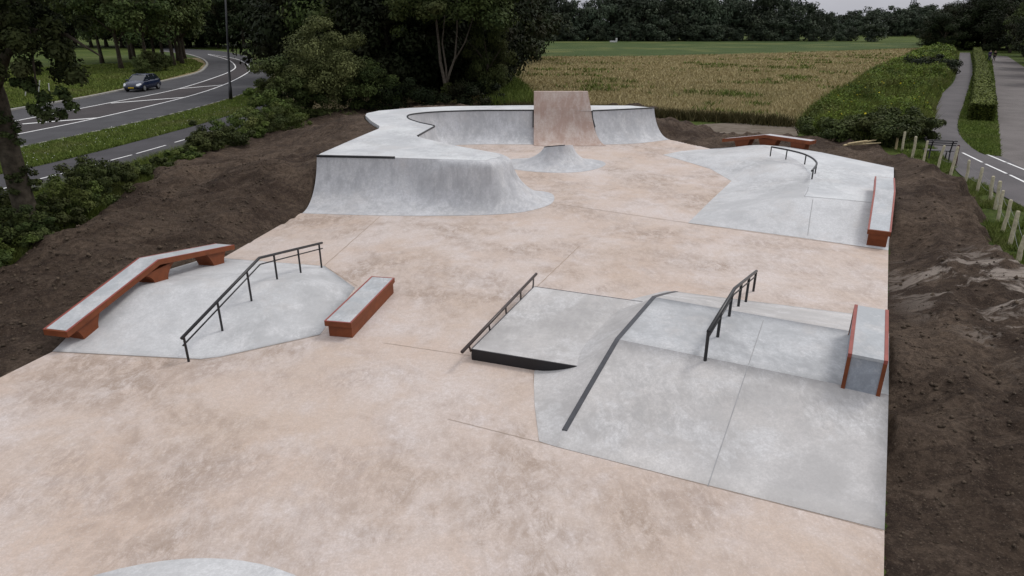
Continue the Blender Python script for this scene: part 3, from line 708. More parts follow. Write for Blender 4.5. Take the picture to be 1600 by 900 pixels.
cyc = sheet('cycle_path', [p for p in cyc_up] + [p for p in cyc_lo[::-1]], -.02, ASPC, kind='structure')
cm = MB()
for a, b in (((-30, 303), (24, 289)), ((52, 281.5), (89, 272)), ((95, 271), (125, 262.5)), ((129, 261.5), (160, 253.5)), ((165, 252), (206, 241.5)), ((213, 239.5), (259, 226.5)), ((273, 222), (296, 215.5)), ((306, 212), (330, 205))):
    ribbon_mb(cm, [G(*a), (G(*a) + G(*b)) / 2, G(*b)], .10, -.012)
cm.build('lane_marking', WHITE, cyc)

# ---- paths on the right
pl = Gs([(1500, 82), (1496, 107), (1490, 128), (1469, 149), (1463, 171), (1458, 200), (1444, 214), (1462, 234), (1482, 252), (1505, 275), (1540, 292), (1600, 322), (1700, 380)])
prt = Gs([(1516, 82), (1520, 107), (1517, 126), (1507, 160), (1498, 187), (1500, 209), (1516, 227), (1537, 240), (1564, 243.5), (1600, 262), (1700, 310)])
path = sheet('path', catmull(pl, 5) + catmull(prt, 5)[::-1], -.025, ASPP, kind='structure')
gr_l = Gs([(1548, 86), (1552, 110), (1556, 150), (1559, 190), (1564, 243.5)])
gr = sheet('gravel_road', catmull(gr_l, 5) + Gs([(1600, 263), (1700, 310), (1950, 300), (1700, 150), (1612, 112), (1575, 88)]), -.03, GRAV, kind='structure')
wm = MB()
for a, b in (((1504, 238), (1535, 253)), ((1540, 255.5), (1573, 270.5)), ((1578, 272.5), (1612, 289)), ((1542, 240.5), (1572, 253)), ((1574, 253.7), (1612, 269)), ((1620, 293), (1660, 312))):
    ribbon_mb(wm, [G(*a), (G(*a) + G(*b)) / 2, G(*b)], .11, -.016)
wm.build('lane_marking', WHITE, path)

# ================================================================== RAILS AND LEDGES
def rail(name, label, top, posts, r=.032, low=None, lowr=.016, postr=.024, mat=BLACK, square=True):
    base = posts[0][0]; e = empty(name, (base[0], base[1], base[2]), 0, label, 'grind rail')
    MB().tube(top, r, 10).build('top_rail', mat, e, smooth=True)
    if low: MB().tube([(p[0], p[1], p[2] - low) for p in top], lowr, 8).build('lower_rail', mat, e, smooth=True)
    for b, t in posts:
        MB().tube([b, t], postr, 8).build('post', mat, e)
    return e
def zint(poly, x, y):
    P = np.array(poly); s = [np.dot(np.array([x, y]) - P[0, :2], P[-1, :2] - P[0, :2])]
    u = (P[:, :2] - P[0, :2]) @ (P[-1, :2] - P[0, :2]); return float(np.interp(s[0], u, P[:, 2]))
# left
A_ = G(295, 565); top = [VP(*p, A_, D2) for p in ((283.5, 529), (405, 403), (503, 379.5))]
posts = []
for p in ((295, 565), (347, 513), (392, 463), (433, 435), (470, 426), (502, 413)):
    q = VP(*p, A_, D2); z = hz(q[0], q[1]); posts.append(((q[0], q[1], z - .02), (q[0], q[1], zint(top, q[0], q[1]))))
rail('handrail', 'long black bent rail with six posts over the left hump bank', [tuple(p) for p in top], posts, low=.15)
# right
A_ = G(1121, 529, .62); top = [VP(*p, A_, D1) for p in ((1107, 518), (1148, 450.7), (1182, 423.5))]
posts = []
for p in ((1121, 529), (1138.7, 498), (1153, 482.7), (1164.5, 476.5), (1175.5, 465)):
    q = VP(*p, A_, D1); z = hz(q[0], q[1]); posts.append(((q[0], q[1], z - .02), (q[0], q[1], zint(top, q[0], q[1]))))
q = VP(1101, 569, A_, D1); zq = hz(q[0], q[1]); posts.insert(0, ((q[0], q[1], zq - .02), (top[0][0], top[0][1], top[0][2])))
rail('handrail', 'short black bent rail with steep front leg on the funbox top', [tuple(p) for p in top], posts, low=.13, r=.034, postr=.03)
# pad rail
rA, rB = G(722, 550, .36), G(838, 428, .36); e = empty('round_rail', (rA[0], rA[1], 0), 0, 'low round dark brown rail bolted along the edge of the flat pad', 'grind rail')
MB().tube([tuple(rA), tuple(rB)], .034, 12).build('top_rail', BROWN, e, smooth=True)
sd1 = c[0]; sd2 = c[3]
for t in (.07, .30, .52, .74, .95):
    a = rA + (rB - rA) * t; b = sd1 + (sd2 - sd1) * min(max(t * 1.06 - .03, .01), .99); 
    MB().tube([tuple(a), (a[0] + (b[0] - a[0]) * .25, a[1] + (b[1] - a[1]) * .25, .20), (b[0] - .02, b[1], .15), (b[0] + .01, b[1], .14)], .020, 8).build('bracket', BROWN, e, smooth=True)
# curved rail
ct = [G(x, y, ZB + .38) for x, y in ((1205.5, 229.5), (1230, 234), (1253, 239.7), (1267, 245.7), (1275, 252.5), (1275.5, 258), (1268.5, 267))]
ct = catmull(ct, 5); cp_ = []
for (x, y), (tx, ty) in (((1207, 242.5), (1207, 229.7)), ((1236, 248), (1236.5, 235.2)), ((1259.6, 256.5), (1260, 242.5)), ((1272, 271), (1275.3, 256)), ((1267, 279.6), (1269, 266))):
    b = G(x, y, ZB); j = min(range(len(ct)), key=lambda i: abs(ct[i][0] - b[0]) + abs(ct[i][1] - b[1])); cp_.append(((ct[j][0], ct[j][1], ZB - .02), tuple(ct[j])))
rail('curved_rail', 'thin black curved rail with five posts on the raised corner bank', [tuple(p) for p in ct], cp_, r=.035, postr=.026)

def ledge(label, path_, w, supports, thick=.15, cat='ledge', name='grind_ledge', edge=RUSTE):
    """path_: centre line of the top surface; supports: list of (fraction, top length, bottom length)"""
    P = [Vector(p) for p in path_]; e = empty(name, (P[0].x, P[0].y, hz(P[0].x, P[0].y)), 0, label, cat)
    d = (P[-1] - P[0]); d.z = 0; d.normalize(); nrm = Vector((-d.y, d.x, 0)); up_ = Vector((0, 0, 1))
    def swept(hw, z0, z1, trim=0):
        m_ = MB(); Q = [p.copy() for p in P]
        if trim: Q[0] += (Q[1] - Q[0]).normalized() * trim; Q[-1] += (Q[-2] - Q[-1]).normalized() * trim
        V = []
        for q in Q:
            for s_, zz in ((-hw, z0), (hw, z0), (hw, z1), (-hw, z1)): V.append(q + nrm * s_ + up_ * zz)
        m = len(Q); F = [(0, 1, 2, 3), tuple((m - 1) * 4 + k for k in (3, 2, 1, 0))]
        for i in range(m - 1): F += [(i * 4 + k, (i + 1) * 4 + k, (i + 1) * 4 + (k + 1) % 4, i * 4 + (k + 1) % 4) for k in range(4)]
        return m_.add(V, F)
    swept(w / 2, -thick, 0).build('frame', RUST, e)
    # steel angle edges on top
    for s_ in (-1, 1):
        m_ = MB(); V = []
        for q in P:
            for a_, zz in ((w / 2 - .045, .001), (w / 2 + .003, .001), (w / 2 + .003, .007), (w / 2 - .045, .007)): V.append(q + nrm * (a_ * s_) + up_ * zz)
        m = len(P); F = [(0, 1, 2, 3), tuple((m - 1) * 4 + k for k in (3, 2, 1, 0))]
        for i in range(m - 1): F += [(i * 4 + k, (i + 1) * 4 + k, (i + 1) * 4 + (k + 1) % 4, i * 4 + (k + 1) % 4) for k in range(4)]
        m_.add(V, F).build('steel_edge', edge, e)
    swept(w / 2 - .047, -.02, .0045, .04).build('top_slab', GREYL, e)
    Ls = [0]; 
    for i in range(len(P) - 1): Ls.append(Ls[-1] + (P[i + 1] - P[i]).length)
    def at(s_):
        s_ = max(0, min(Ls[-1], s_))
        for i in range(len(P) - 1):
            if s_ <= Ls[i + 1] + 1e-6: return P[i].lerp(P[i + 1], (s_ - Ls[i]) / (Ls[i + 1] - Ls[i]))
        return P[-1]
    for fr, tl, bl, off in supports:
        s0 = fr * Ls[-1]; hw = w / 2 - .05; prof_ = []
        N = 6
        for k in range(N + 1):
            v = k / N; half = (bl + (tl - bl) * v ** 1.9) / 2
            prof_.append(half)
        V = []; 
        for k in range(N + 1):
            v = k / N
            for sg in (-1, 1):
                q = at(s0 + sg * prof_[k] + off * (1 - v)); zt = q.z - thick + .01; zb = hz(q.x, q.y) - .03; z = zb + (zt - zb) * v
                for s_ in (-hw, hw): V.append(Vector((q.x, q.y, z)) + nrm * s_)
        F = [(0, 1, 3, 2), tuple(N * 4 + k for k in (0, 2, 3, 1))]
        for k in range(N):
            a = k * 4; b = a + 4
            F += [(a, a + 1, b + 1, b), (a + 2, b + 2, b + 3, a + 3), (a, b, b + 2, a + 2), (a + 1, a + 3, b + 3, b + 1)]
        MB().add(V, F).build('support', RUST, e)
    return e
# left bent ledge
A_ = G(132, 534, .06); pth = [VP(*p, A_, D2) for p in ((104, 518), (248.5, 405), (366, 382))]
nL = np.array([-D2[1], D2[0], 0]); wL = .56
pth = [p + nL * wL / 2 for p in pth]; z3 = [.28, .92, .42]
for p, z in zip(pth, (pth[0][2], pth[1][2], pth[2][2])): p[2] = z - .015
ledge('long bent rusty ledge with three legs along the left edge of the park', pth, wL, [(.105, .70, .40, .0), (.50, 1.05, .42, .0), (.87, .80, .42, .05)], .12)
# right long ledge on the corner bank
zt = [.50, 1.17, 1.17]; ends = [G(1374, 361, zt[0]), G(1379, 298, zt[1]), G(1382.5, 277, zt[2])]
w_ = np.linalg.norm((G(1393, 363, .5) - G(1356, 360, .5))[:2])
ax = ends[2][:2] - ends[0][:2]; ax /= np.linalg.norm(ax); P0_ = ends[0][:2]
pth = [np.array([*(P0_ + ax * np.dot(p[:2] - P0_, ax)), z]) for p, z in zip(ends, zt)]
ledge('long straight ledge with red edges on T legs at the right park edge', pth, w_ * .98, [(.055, .62, .46, .04), (.45, .9, .5, 0), (.9, .8, .5, 0)], .13)
# far ledge
farp = [G(1131, 221.5, .50), G(1199, 211.0, 1.10), G(1271, 221, 1.10)]
farp[0] = farp[1] + (farp[1] - farp[2]) * 1.0; farp[0][2] = .62
farp = [p + np.array([.08, .18, 0]) for p in farp]
ledge('rusty bent ledge behind the curved rail on the back edge of the bank', farp, .5, [(.24, .9, .45, .0), (.54, 1.0, .5, .0), (.87, .75, .5, .0)], .15)
# low box ledge
bx = empty('box_ledge', (*G(530, 522)[:2], 0), 0, 'low rust box ledge with grey top between left bank and pad', 'ledge')
ZL = .36; q0, q1 = G(508, 522.5), G(548, 523); dB = D2; L_ = np.linalg.norm((G(616, 437, ZL) - G(550, 499, ZL))[:2]); wB = .60
cA = (G(505, 503, ZL) + G(549.5, 504, ZL)) / 2; dirB = (G(617.5, 433.5, ZL) - G(549.5, 504, ZL)); dirB[2] = 0; LB = np.linalg.norm(dirB); dirB /= LB
nB = np.array([dirB[1], -dirB[0], 0])
def quad(c0, d_, n_, a, b, w0, w1): return [c0 + d_ * a + n_ * w0, c0 + d_ * a + n_ * w1, c0 + d_ * b + n_ * w1, c0 + d_ * b + n_ * w0]
wB = abs(np.dot(G(549.5, 504, ZL) - G(505, 503, ZL), nB)) 
def bq(mb, a, b, w0, w1, z0, z1): Q = quad(cA, dirB, nB, a, b, w0, w1); mb.prism([(p[0], p[1], z0) for p in Q], [(p[0], p[1], z1) for p in Q])
m_ = MB(); bq(m_, .06, LB - .06, -wB / 2 + .05, wB / 2 - .025, 0, ZL - .11); m_.build('base', RUST, bx, bevel=.006)
m_ = MB(); bq(m_, 0, LB, -wB / 2, wB / 2, ZL - .11, ZL); m_.build('frame', RUST, bx, bevel=.008)
m_ = MB()
for a, b, w0, w1 in ((0, LB, -wB / 2 - .002, -wB / 2 + .035), (0, LB, wB / 2 - .035, wB / 2 + .002), (0, .035, -wB / 2 + .035, wB / 2 - .035), (LB - .035, LB, -wB / 2 + .035, wB / 2 - .035)): bq(m_, a, b, w0, w1, ZL + .001, ZL + .007)
m_.build('steel_edge', RUSTE, bx)
m_ = MB(); bq(m_, .037, LB - .037, -wB / 2 + .037, wB / 2 - .037, ZL - .02, ZL + .004); m_.build('top_slab', GREYL, bx)
# block ledge on the funbox
ZK = 1.25; bk = empty('block_ledge', (*G(1345, 618, .6)[:2], .6), 0, 'tall concrete block ledge with red steel corners on the funbox right side', 'ledge')
kA, kB = G(1325.5, 553.5, ZK), G(1387.5, 563, ZK); cK = (kA + kB) / 2; dK = D1.copy(); nK = np.array([dK[1], -dK[0], 0]); wK = abs(np.dot(kB - kA, nK)); LK = np.dot(G(1335, 477, ZK) - kA, dK)
def kq(mb, a, b, w0, w1, z0, z1): Q = quad(cK, dK, nK, a, b, w0, w1); mb.prism([(p[0], p[1], z0) for p in Q], [(p[0], p[1], z1) for p in Q])
fskew = .0
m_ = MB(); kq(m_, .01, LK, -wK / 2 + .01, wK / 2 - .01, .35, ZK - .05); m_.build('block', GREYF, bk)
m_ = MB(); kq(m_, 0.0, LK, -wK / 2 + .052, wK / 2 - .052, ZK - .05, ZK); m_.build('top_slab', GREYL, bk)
for s_ in (-1, 1):
    m_ = MB(); w0, w1 = sorted((s_ * (wK / 2 - .05), s_ * (wK / 2 + .004)))
    kq(m_, -.008, LK + .01, w0, w1, ZK - .06, ZK + .006); m_.build('steel_edge', RUSTE, bk)
    m_ = MB(); kq(m_, -.009, .045, w0 - .001, w1 + .001, .38, ZK - .061); m_.build('corner_post', RUST, bk); m_ = MB(); kq(m_, LK - .04, LK + .009, w0 - .001, w1 + .001, .3, ZK - .061); m_.build('corner_post', RUST, bk)

# ================================================================== FENCE POSTS, WIRE, PLANKS, BENCH
ords = ['first', 'second', 'third', 'fourth', 'fifth', 'sixth', 'seventh', 'eighth', 'ninth', 'tenth', 'eleventh', 'twelfth', 'thirteenth', 'fourteenth']
pp = [((1393, 229), (1402, 199), 'w', 'grey leaning wooden stake crossing the pale fresh one at the row end'), ((1400, 233), (1404, 200), 'n', 'pale fresh yellow wooden stake at the far end of the row'),
      ((1409, 237), (1415, 206), 'w', 'grey round stake right beside the pale fresh one'), ((1425, 248), (1431, 213), 'w', 'round stake standing between the pale stake and the bench'),
      ((1442, 256), (1450, 220), 'w', 'mossy round stake just left of the bench'), ((1464, 267), (1475, 227), 'w', 'round stake standing in front of the bench'),
      ((1484, 277), (1497, 229), 'w', 'grey stake beside the dark brown post right of the bench'), ((1492, 260), (1499, 227), 'd', 'dark red brown post just right of the bench'),
      ((1508, 288), (1514, 250), 'w', 'first grey stake past the dark brown post'), ((1526, 302), (1536, 262), 'w', 'second grey stake past the dark brown post'),
      ((1547, 315), (1551, 275), 'w', 'third grey stake past the dark brown post'), ((1555, 327), (1563, 283), 'w', 'fourth grey stake past the dark brown post'),
      ((1559, 347), (1569, 298), 'w', 'fifth grey stake past the dark brown post'), ((1566, 364), (1579, 312), 'w', 'sixth grey stake past the dark brown post'),
      ((1577, 385), (1592, 330), 'w', 'seventh grey stake past the dark brown post'), ((1589, 413), (1601, 367), 'w', 'nearest grey stake at the right picture edge')]
tops = []
for i, (b, t, kd, lab) in enumerate(pp):
    B = G(*b); zs = sh(B[0], B[1]); B = G(b[0], b[1], zs)
    hgt = (b[1] - t[1]) / (FPX * .93 / np.dot(B - CP, FW)); T = VP(t[0], t[1], B, np.array([1, .0, 0]))
    T = np.array([T[0], B[1] + .02 * ((i * 7) % 5 - 2), T[2]])
    m_ = MB(); mid = (B + T) / 2 + np.array([.012 * ((i * 3) % 5 - 2), 0, 0]); rr = .052 + .004 * ((i * 5) % 4)
    m_.tube([(B[0], B[1], B[2] - .15), tuple(B + (T - B) * .3), tuple(mid), tuple(T - (T - B) * .04), tuple(T)], [rr * 1.05, rr, rr * .97, rr * .93, rr * .75], 9)
    o = m_.build('fence_post', {'w': POSTW, 'n': POSTN, 'd': POSTD}[kd]); tag(o, lab, 'fence post', 'wooden stakes along the path')
    if i not in (0, 7): tops.append(B + (T - B) * .8)
m_ = MB()
for k in range(4, len(tops) - 1):
    for fz in (0, -.35):
        a, b = tops[k], tops[k + 1]; pts = [(a[0] + (b[0] - a[0]) * t, a[1] + (b[1] - a[1]) * t - .06, a[2] + (b[2] - a[2]) * t + fz - .08 * 4 * t * (1 - t)) for t in np.linspace(0, 1, 7)]
        m_.tube(pts, .005, 4)
tag(m_.build('fence_wire', WIRE), 'thin sagging double wire strung along the row of wooden stakes', 'wire')
for i, (a, b, w, lab) in enumerate((((1316, 239), (1366, 231.5), .09, 'longest pale timber pole lying on soil behind the bank'), ((1330, 235.5), (1374, 233.5), .07, 'thin pale timber pole lying across the longer one'), ((1322, 238.5), (1352, 234.5), .08, 'short pale timber pole lying beside the longest one'))):
    P, Q = G(*a), G(*b); z = max(sh(P[0], P[1]), sh(Q[0], Q[1])) + .08 + i * .03
    tag(MB().tube([(P[0], P[1], z), tuple((P + Q) / 2 + np.array([0, 0, z + .02])), (Q[0], Q[1], z + .03)], [w / 2, w / 2 * 1.05, w / 2 * .8], 7).build('timber_pole', POSTN), lab, 'timber', 'timber poles on the soil')
BENCHM = m_plain('bench_grey', (.085, .08, .085), .6, .3, .2)
bp = G(1466, 251); zb_ = sh(bp[0], bp[1]); be = empty('park_bench', (bp[0], bp[1], zb_), R(-14), 'grey slatted bench standing beside the path behind the stakes', 'bench')
def lb_box(mb, cx, cy, cz, sx, sy, sz, rx=0): mb.box((cx, cy, cz), sx, sy, sz, Matrix.Rotation(rx, 3, 'X'))
for nm, items in (('backrest', [(0, -.02, .98, 1.2, .03, .06, .1), (0, 0.0, .88, 1.2, .03, .06, .1), (0, .03, .78, 1.2, .03, .05, .1)]), ('seat', [(0, .12, .50, 1.2, .10, .035, 0), (0, .26, .50, 1.2, .10, .035, 0), (0, .40, .50, 1.2, .10, .035, 0)])):
    m_ = MB()
    for it in items: lb_box(m_, *it)
    m_.build(nm, BENCHM, be, world=False)
for sx in (-.42, .42):
    m_ = MB(); m_.tube([(sx, -.06, 1.0), (sx, .05, .5), (sx, -.06, -.1)], .032, 6); m_.tube([(sx, .02, .47), (sx, .45, .47), (sx, .45, -.1)], .03, 6); m_.build('leg', BLACK, be, world=False)

# ================================================================== LAMP POST, MARKERS, MAST
lp = G(360.3, 156); lpe = empty('street_lamp', (lp[0], lp[1], -.03), 0, 'tall black street lamp post on the verge beside the curved road', 'street lamp')
lt = VP(352.5, 0, lp, np.array([1., 0, 0])); lt = lp + (lt - lp) * 1.25
def lpt(f): return tuple(lp + (lt - lp) * f)
m_ = MB(); m_.tube([(lp[0], lp[1], -.1), lpt(.11), lpt(.115), lpt(.5), lpt(1)], [.15, .14, .10, .08, .06], 12); m_.build('pole', BLACK, lpe, smooth=True)
m_ = MB(); m_.box((lt[0] - .4, lt[1], lt[2] + .02), .9, .3, .12); m_.build('lamp_head', BLACK, lpe, bevel=.03)
SIGNW = m_plain('white_plastic', (.5, .5, .5), .5, .4, .05)
for k, (b, t) in enumerate((((39, 151), (41.5, 123)), ((59, 152.5), (62, 126)), ((77, 145), (76, 130)), ((54, 142), (53, 127)))):
    B = G(*b); T = VP(*t, B, np.array([1., 0, 0])); lab = ['leftmost white stake on the grass beyond the road', 'tallest near white stake beyond the road beside the oak', 'white stake beyond the road closest to the hanging oak branch', 'faint white stake farthest back on the grass'][k]
    tag(MB().tube([(B[0], B[1], -.1), tuple(T)], .05, 6).build('marker_stake', SIGNW), lab, 'stake', 'white stakes beyond the road')
fp = G(963, 66); tag(MB().box((fp[0], fp[1], .6), .6, .4, 1.3).box((fp[0] - 1.2, fp[1], .2), 1.8, .8, .5).build('field_marker', SIGNW, bevel=.08), 'tiny white marker standing at the far edge of the green crop', 'marker')
mp_ = np.array([560 * ray(1376, 20)[0], 560, 0.]); m_ = MB()
for a in ((-1, -1), (1, -1), (1, 1), (-1, 1)): m_.tube([(mp_[0] + a[0] * 2.4, mp_[1] + a[1] * 2.4, 0), (mp_[0] + a[0] * .5, mp_[1] + a[1] * .5, 34)], .28, 5)
for k in range(9):
    z = 3 + k * 3.4; h = 2.4 - 1.9 * z / 34
    m_.tube([(mp_[0] - h, mp_[1] - h, z), (mp_[0] + h, mp_[1] - h, z + 3)], .14, 4); m_.tube([(mp_[0] + h, mp_[1] - h, z), (mp_[0] - h, mp_[1] - h, z + 3)], .14, 4)
tag(m_.build('lattice_mast', m_plain('mast_steel', (.12, .13, .15), .6, .4)), 'distant grey lattice mast rising above the far tree line', 'mast')

# ================================================================== CAR
def build_car():
    cpos = G(224, 140.5); dirc = G(178, 150.5) - G(252, 134); dirc[2] = 0; dirc /= np.linalg.norm(dirc); ang = math.atan2(dirc[1], dirc[0]) + R(-6)
    e = empty('parked_car' if 0 else 'hatchback_car', (cpos[0], cpos[1], -.02), ang, 'dark blue hatchback driving along the curved road at left', 'car')
    PAINT = m_plain('navy_car_paint', (.012, .018, .045), .22, .6, .1); GLASS = m_plain('dark_glass', (.012, .016, .02), .06, .8, .1)
    TYRE = m_plain('tyre_rubber', (.015, .015, .015), .9, .2); RIM = m_plain('alloy_rim', (.35, .36, .38), .35, .5, .1, metal=.6); LAMP = m_plain('lamp_glass', (.55, .57, .6), .15, .6, .1)
    # x forward; stations (x, half width low, z low, belt half width, belt z)
    st = [(-1.98, .70, .32, .72, .86), (-1.90, .82, .24, .82, .95), (-1.45, .86, .20, .86, .98), (-.5, .87, .20, .86, .96), (.5, .87, .20, .86, .95), (.95, .87, .20, .84, .92), (1.45, .86, .20, .78, .83), (1.80, .82, .22, .70, .72), (1.97, .70, .28, .58, .60), (2.02, .60, .34, .5, .5)]
    rows_ = []
    for x, hw, zl, bw_, bz in st:
        zm = zl + (bz - zl) * .45
        half = [(0, zl), (hw * .85, zl), (hw, zl + .1), (hw + .015, zm), (hw, bz - .14), (bw_ - .06, bz - .01), (bw_ * .6, bz + .035), (0, bz + .05)]
        ring_ = [(x, y, z) for y, z in half] + [(x, -y, z) for y, z in half[-2:0:-1]]
        rows_.append(ring_)
    n = len(rows_[0]); V = [p for r_ in rows_ for p in r_]; F = [(i * n + k, i * n + (k + 1) % n, (i + 1) * n + (k + 1) % n, (i + 1) * n + k) for i in range(len(rows_) - 1) for k in range(n)] + [tuple(range(n - 1, -1, -1)), tuple((len(rows_) - 1) * n + k for k in range(n))]
    mk('body', V, F, PAINT, e, True, world=False)
    def cab(z_shrink, xs):   # greenhouse
        out_ = []
        for x, hw, z in xs: out_ += [(x, -hw, z), (x, hw, z)]
        return out_
    # roof shell
    rf_ = [(-1.50, .60, 1.36), (-1.25, .64, 1.44), (-.6, .66, 1.47), (.0, .64, 1.45), (.22, .62, 1.41)]
    V = []
    for x, hw, z in rf_: V += [(x, -hw, z - .03), (x, -hw * .6, z + .01), (x, 0, z + .02), (x, hw * .6, z + .01), (x, hw, z - .03)]
    F = [(i * 5 + k, i * 5 + k + 1, (i + 1) * 5 + k + 1, (i + 1) * 5 + k) for i in range(4) for k in range(4)]
    mk('roof', V, F, PAINT, e, True, world=False)
    def panel(nm, P, mat, par=e): mk(nm, P, [tuple(range(len(P)))], mat, par, False, world=False)
    panel('windscreen', [(1.0, -.72, .93), (1.0, .72, .93), (.22, .60, 1.39), (.22, -.60, 1.39)], GLASS)
    panel('rear_window', [(-1.92, .66, .96), (-1.92, -.66, .96), (-1.50, -.58, 1.34), (-1.50, .58, 1.34)], GLASS)
    for s_ in (-1, 1):
        for xa, xb, xc, xd in ((.92, .0, .0, .20), (-.06, -.95, -.9, -.06), (-1.02, -1.78, -1.46, -.97)):
            panel('side_window', [(xa, s_ * .80, .95), (xb, s_ * .82, .97), (xc, s_ * .65, 1.40), (xd, s_ * .635, 1.39)], GLASS)
        m_ = MB(); m_.tube([(1.02, s_ * .76, .93), (.22, s_ * .625, 1.41), (-.6, s_ * .66, 1.44), (-1.25, s_ * .64, 1.42), (-1.5, s_ * .6, 1.34), (-1.94, s_ * .72, .93)], .035, 6)
        m_.tube([(-.03, s_ * .82, .95), (-.03, s_ * .655, 1.42)], .03, 5); m_.tube([(-.98, s_ * .83, .95), (-.93, s_ * .655, 1.42)], .035, 5); m_.build('pillar', PAINT, e, smooth=True, world=False)
        MB().box((.78, s_ * .95, .98), .14, .2, .14).build('wing_mirror', PAINT, e, world=False, bevel=.03)
        mk('headlight', [(1.70, s_ * .80, .60), (1.93, s_ * .66, .50), (1.99, s_ * .46, .52), (1.86, s_ * .46, .67), (1.62, s_ * .72, .76)], [(0, 1, 2, 3, 4)], LAMP, e, world=False).location = (.035, s_ * .03, .03)
        for x in (1.28, -1.25):
            w = MB(); a_ = [2 * math.pi * k / 20 for k in range(20)]
            w.prism([(x + .31 * math.cos(t), s_ * .70, .31 + .31 * math.sin(t)) for t in a_], [(x + .31 * math.cos(t), s_ * .885, .31 + .31 * math.sin(t)) for t in a_]); o = w.build('tyre', TYRE, e, world=False, bevel=.03)
            w = MB(); w.prism([(x + .20 * math.cos(t), s_ * .87, .31 + .20 * math.sin(t)) for t in a_], [(x + .19 * math.cos(t), s_ * .895, .31 + .19 * math.sin(t)) for t in a_]); w.build('rim', RIM, o, world=False)
    MB().box((2.03, 0, .40), .03, .52, .11).build('number_plate', m_plain('yellow_plate', (.55, .38, .02), .5, .4), e, world=False)
    MB().box((2.0, 0, .28), .05, 1.1, .12).build('grille', TYRE, e, world=False, bevel=.02)
build_car()

# ================================================================== PEOPLE (far down the gravel road)
def person(loc, rz, top_c, leg_c, lab, hairc, step=.18):
    e = bpy.data.objects.new('person', None)
    def chain(name, pts, edges, rad, mat, parent, sub=1):
        me = bpy.data.meshes.new(name); me.from_pydata(pts, edges, []); o = bpy.data.objects.new(name, me); COL.objects.link(o); o.parent = parent
        sk_ = o.modifiers.new('skin', 'SKIN'); 
        for v, r_ in zip(me.skin_vertices[0].data, rad): v.radius = (r_, r_)
        me.skin_vertices[0].data[0].use_root = True
        o.modifiers.new('sub', 'SUBSURF').levels = sub; o.modifiers['sub'].render_levels = sub; me.materials.append(mat); return o
    COL.objects.link(e); e.location = loc; e.rotation_euler = (0, 0, rz); tag(e, lab, 'person')
    SKIN = MATS.setdefault('skin', m_plain('skin', (.42, .26, .19), .6, .3, .05))
    P = [(0, 0, .95), (0, 0, 1.15), (0, 0, 1.38), (0, .0, 1.50), (0, -.01, 1.62), (0, -.02, 1.70),
         (.17, 0, 1.40), (.23, .02, 1.12), (.25, -.08, .88), (.25, -.12, .78), (-.17, 0, 1.40), (-.23, .0, 1.12), (-.25, .06, .88), (-.25, .05, .78),
         (.09, 0, .88), (.10, -step * .5, .48), (.10, -step, .08), (.10, -step - .14, .04), (-.09, 0, .88), (-.10, step * .3, .48), (-.10, step, .08), (-.10, step - .14, .04)]
    E = [(0, 1), (1, 2), (2, 3), (3, 4), (4, 5), (2, 6), (6, 7), (7, 8), (8, 9), (2, 10), (10, 11), (11, 12), (12, 13), (0, 14), (14, 15), (15, 16), (16, 17), (0, 18), (18, 19), (19, 20), (20, 21)]
    rd = [.13, .12, .14, .055, .09, .08, .06, .045, .035, .04, .06, .045, .035, .04, .08, .055, .04, .04, .08, .055, .04, .04]
    b = chain('body', P, E, rd, SKIN, e)
    sel = [0, 1, 2, 6, 7, 8, 10, 11, 12]; mp2 = {v: i for i, v in enumerate(sel)}
    chain('jacket', [P[i] for i in sel], [(mp2[a], mp2[c_]) for a, c_ in E if a in mp2 and c_ in mp2], [rd[i] * 1.28 for i in sel], top_c, e)
    sel = [0, 14, 15, 16, 18, 19, 20]; mp2 = {v: i for i, v in enumerate(sel)}
    chain('trousers', [P[i] for i in sel], [(mp2[a], mp2[c_]) for a, c_ in E if a in mp2 and c_ in mp2], [rd[i] * 1.25 for i in sel], leg_c, e)
    chain('hair', [(0, .03, 1.66), (0, .02, 1.73)], [(0, 1)], [.095, .08], hairc, e)
    return e
DK = m_plain('dark_cloth', (.012, .012, .014), .9, .1); PU = m_plain('violet_cloth', (.035, .025, .10), .9, .1); LG = m_plain('light_cloth', (.30, .29, .30), .9, .1); HR = m_plain('hair_grey', (.30, .28, .26), .8, .2); HD = m_plain('hair_dark', (.02, .015, .012), .8, .2)
q = G(1544.5, 95); person((q[0], q[1], -.03), R(150), PU, PU, 'walker in a violet coat on the distant gravel road', HR)
q = G(1552, 95.5); person((q[0], q[1], -.03), R(150), DK, DK, 'walker in black clothes on the distant gravel road', HD)

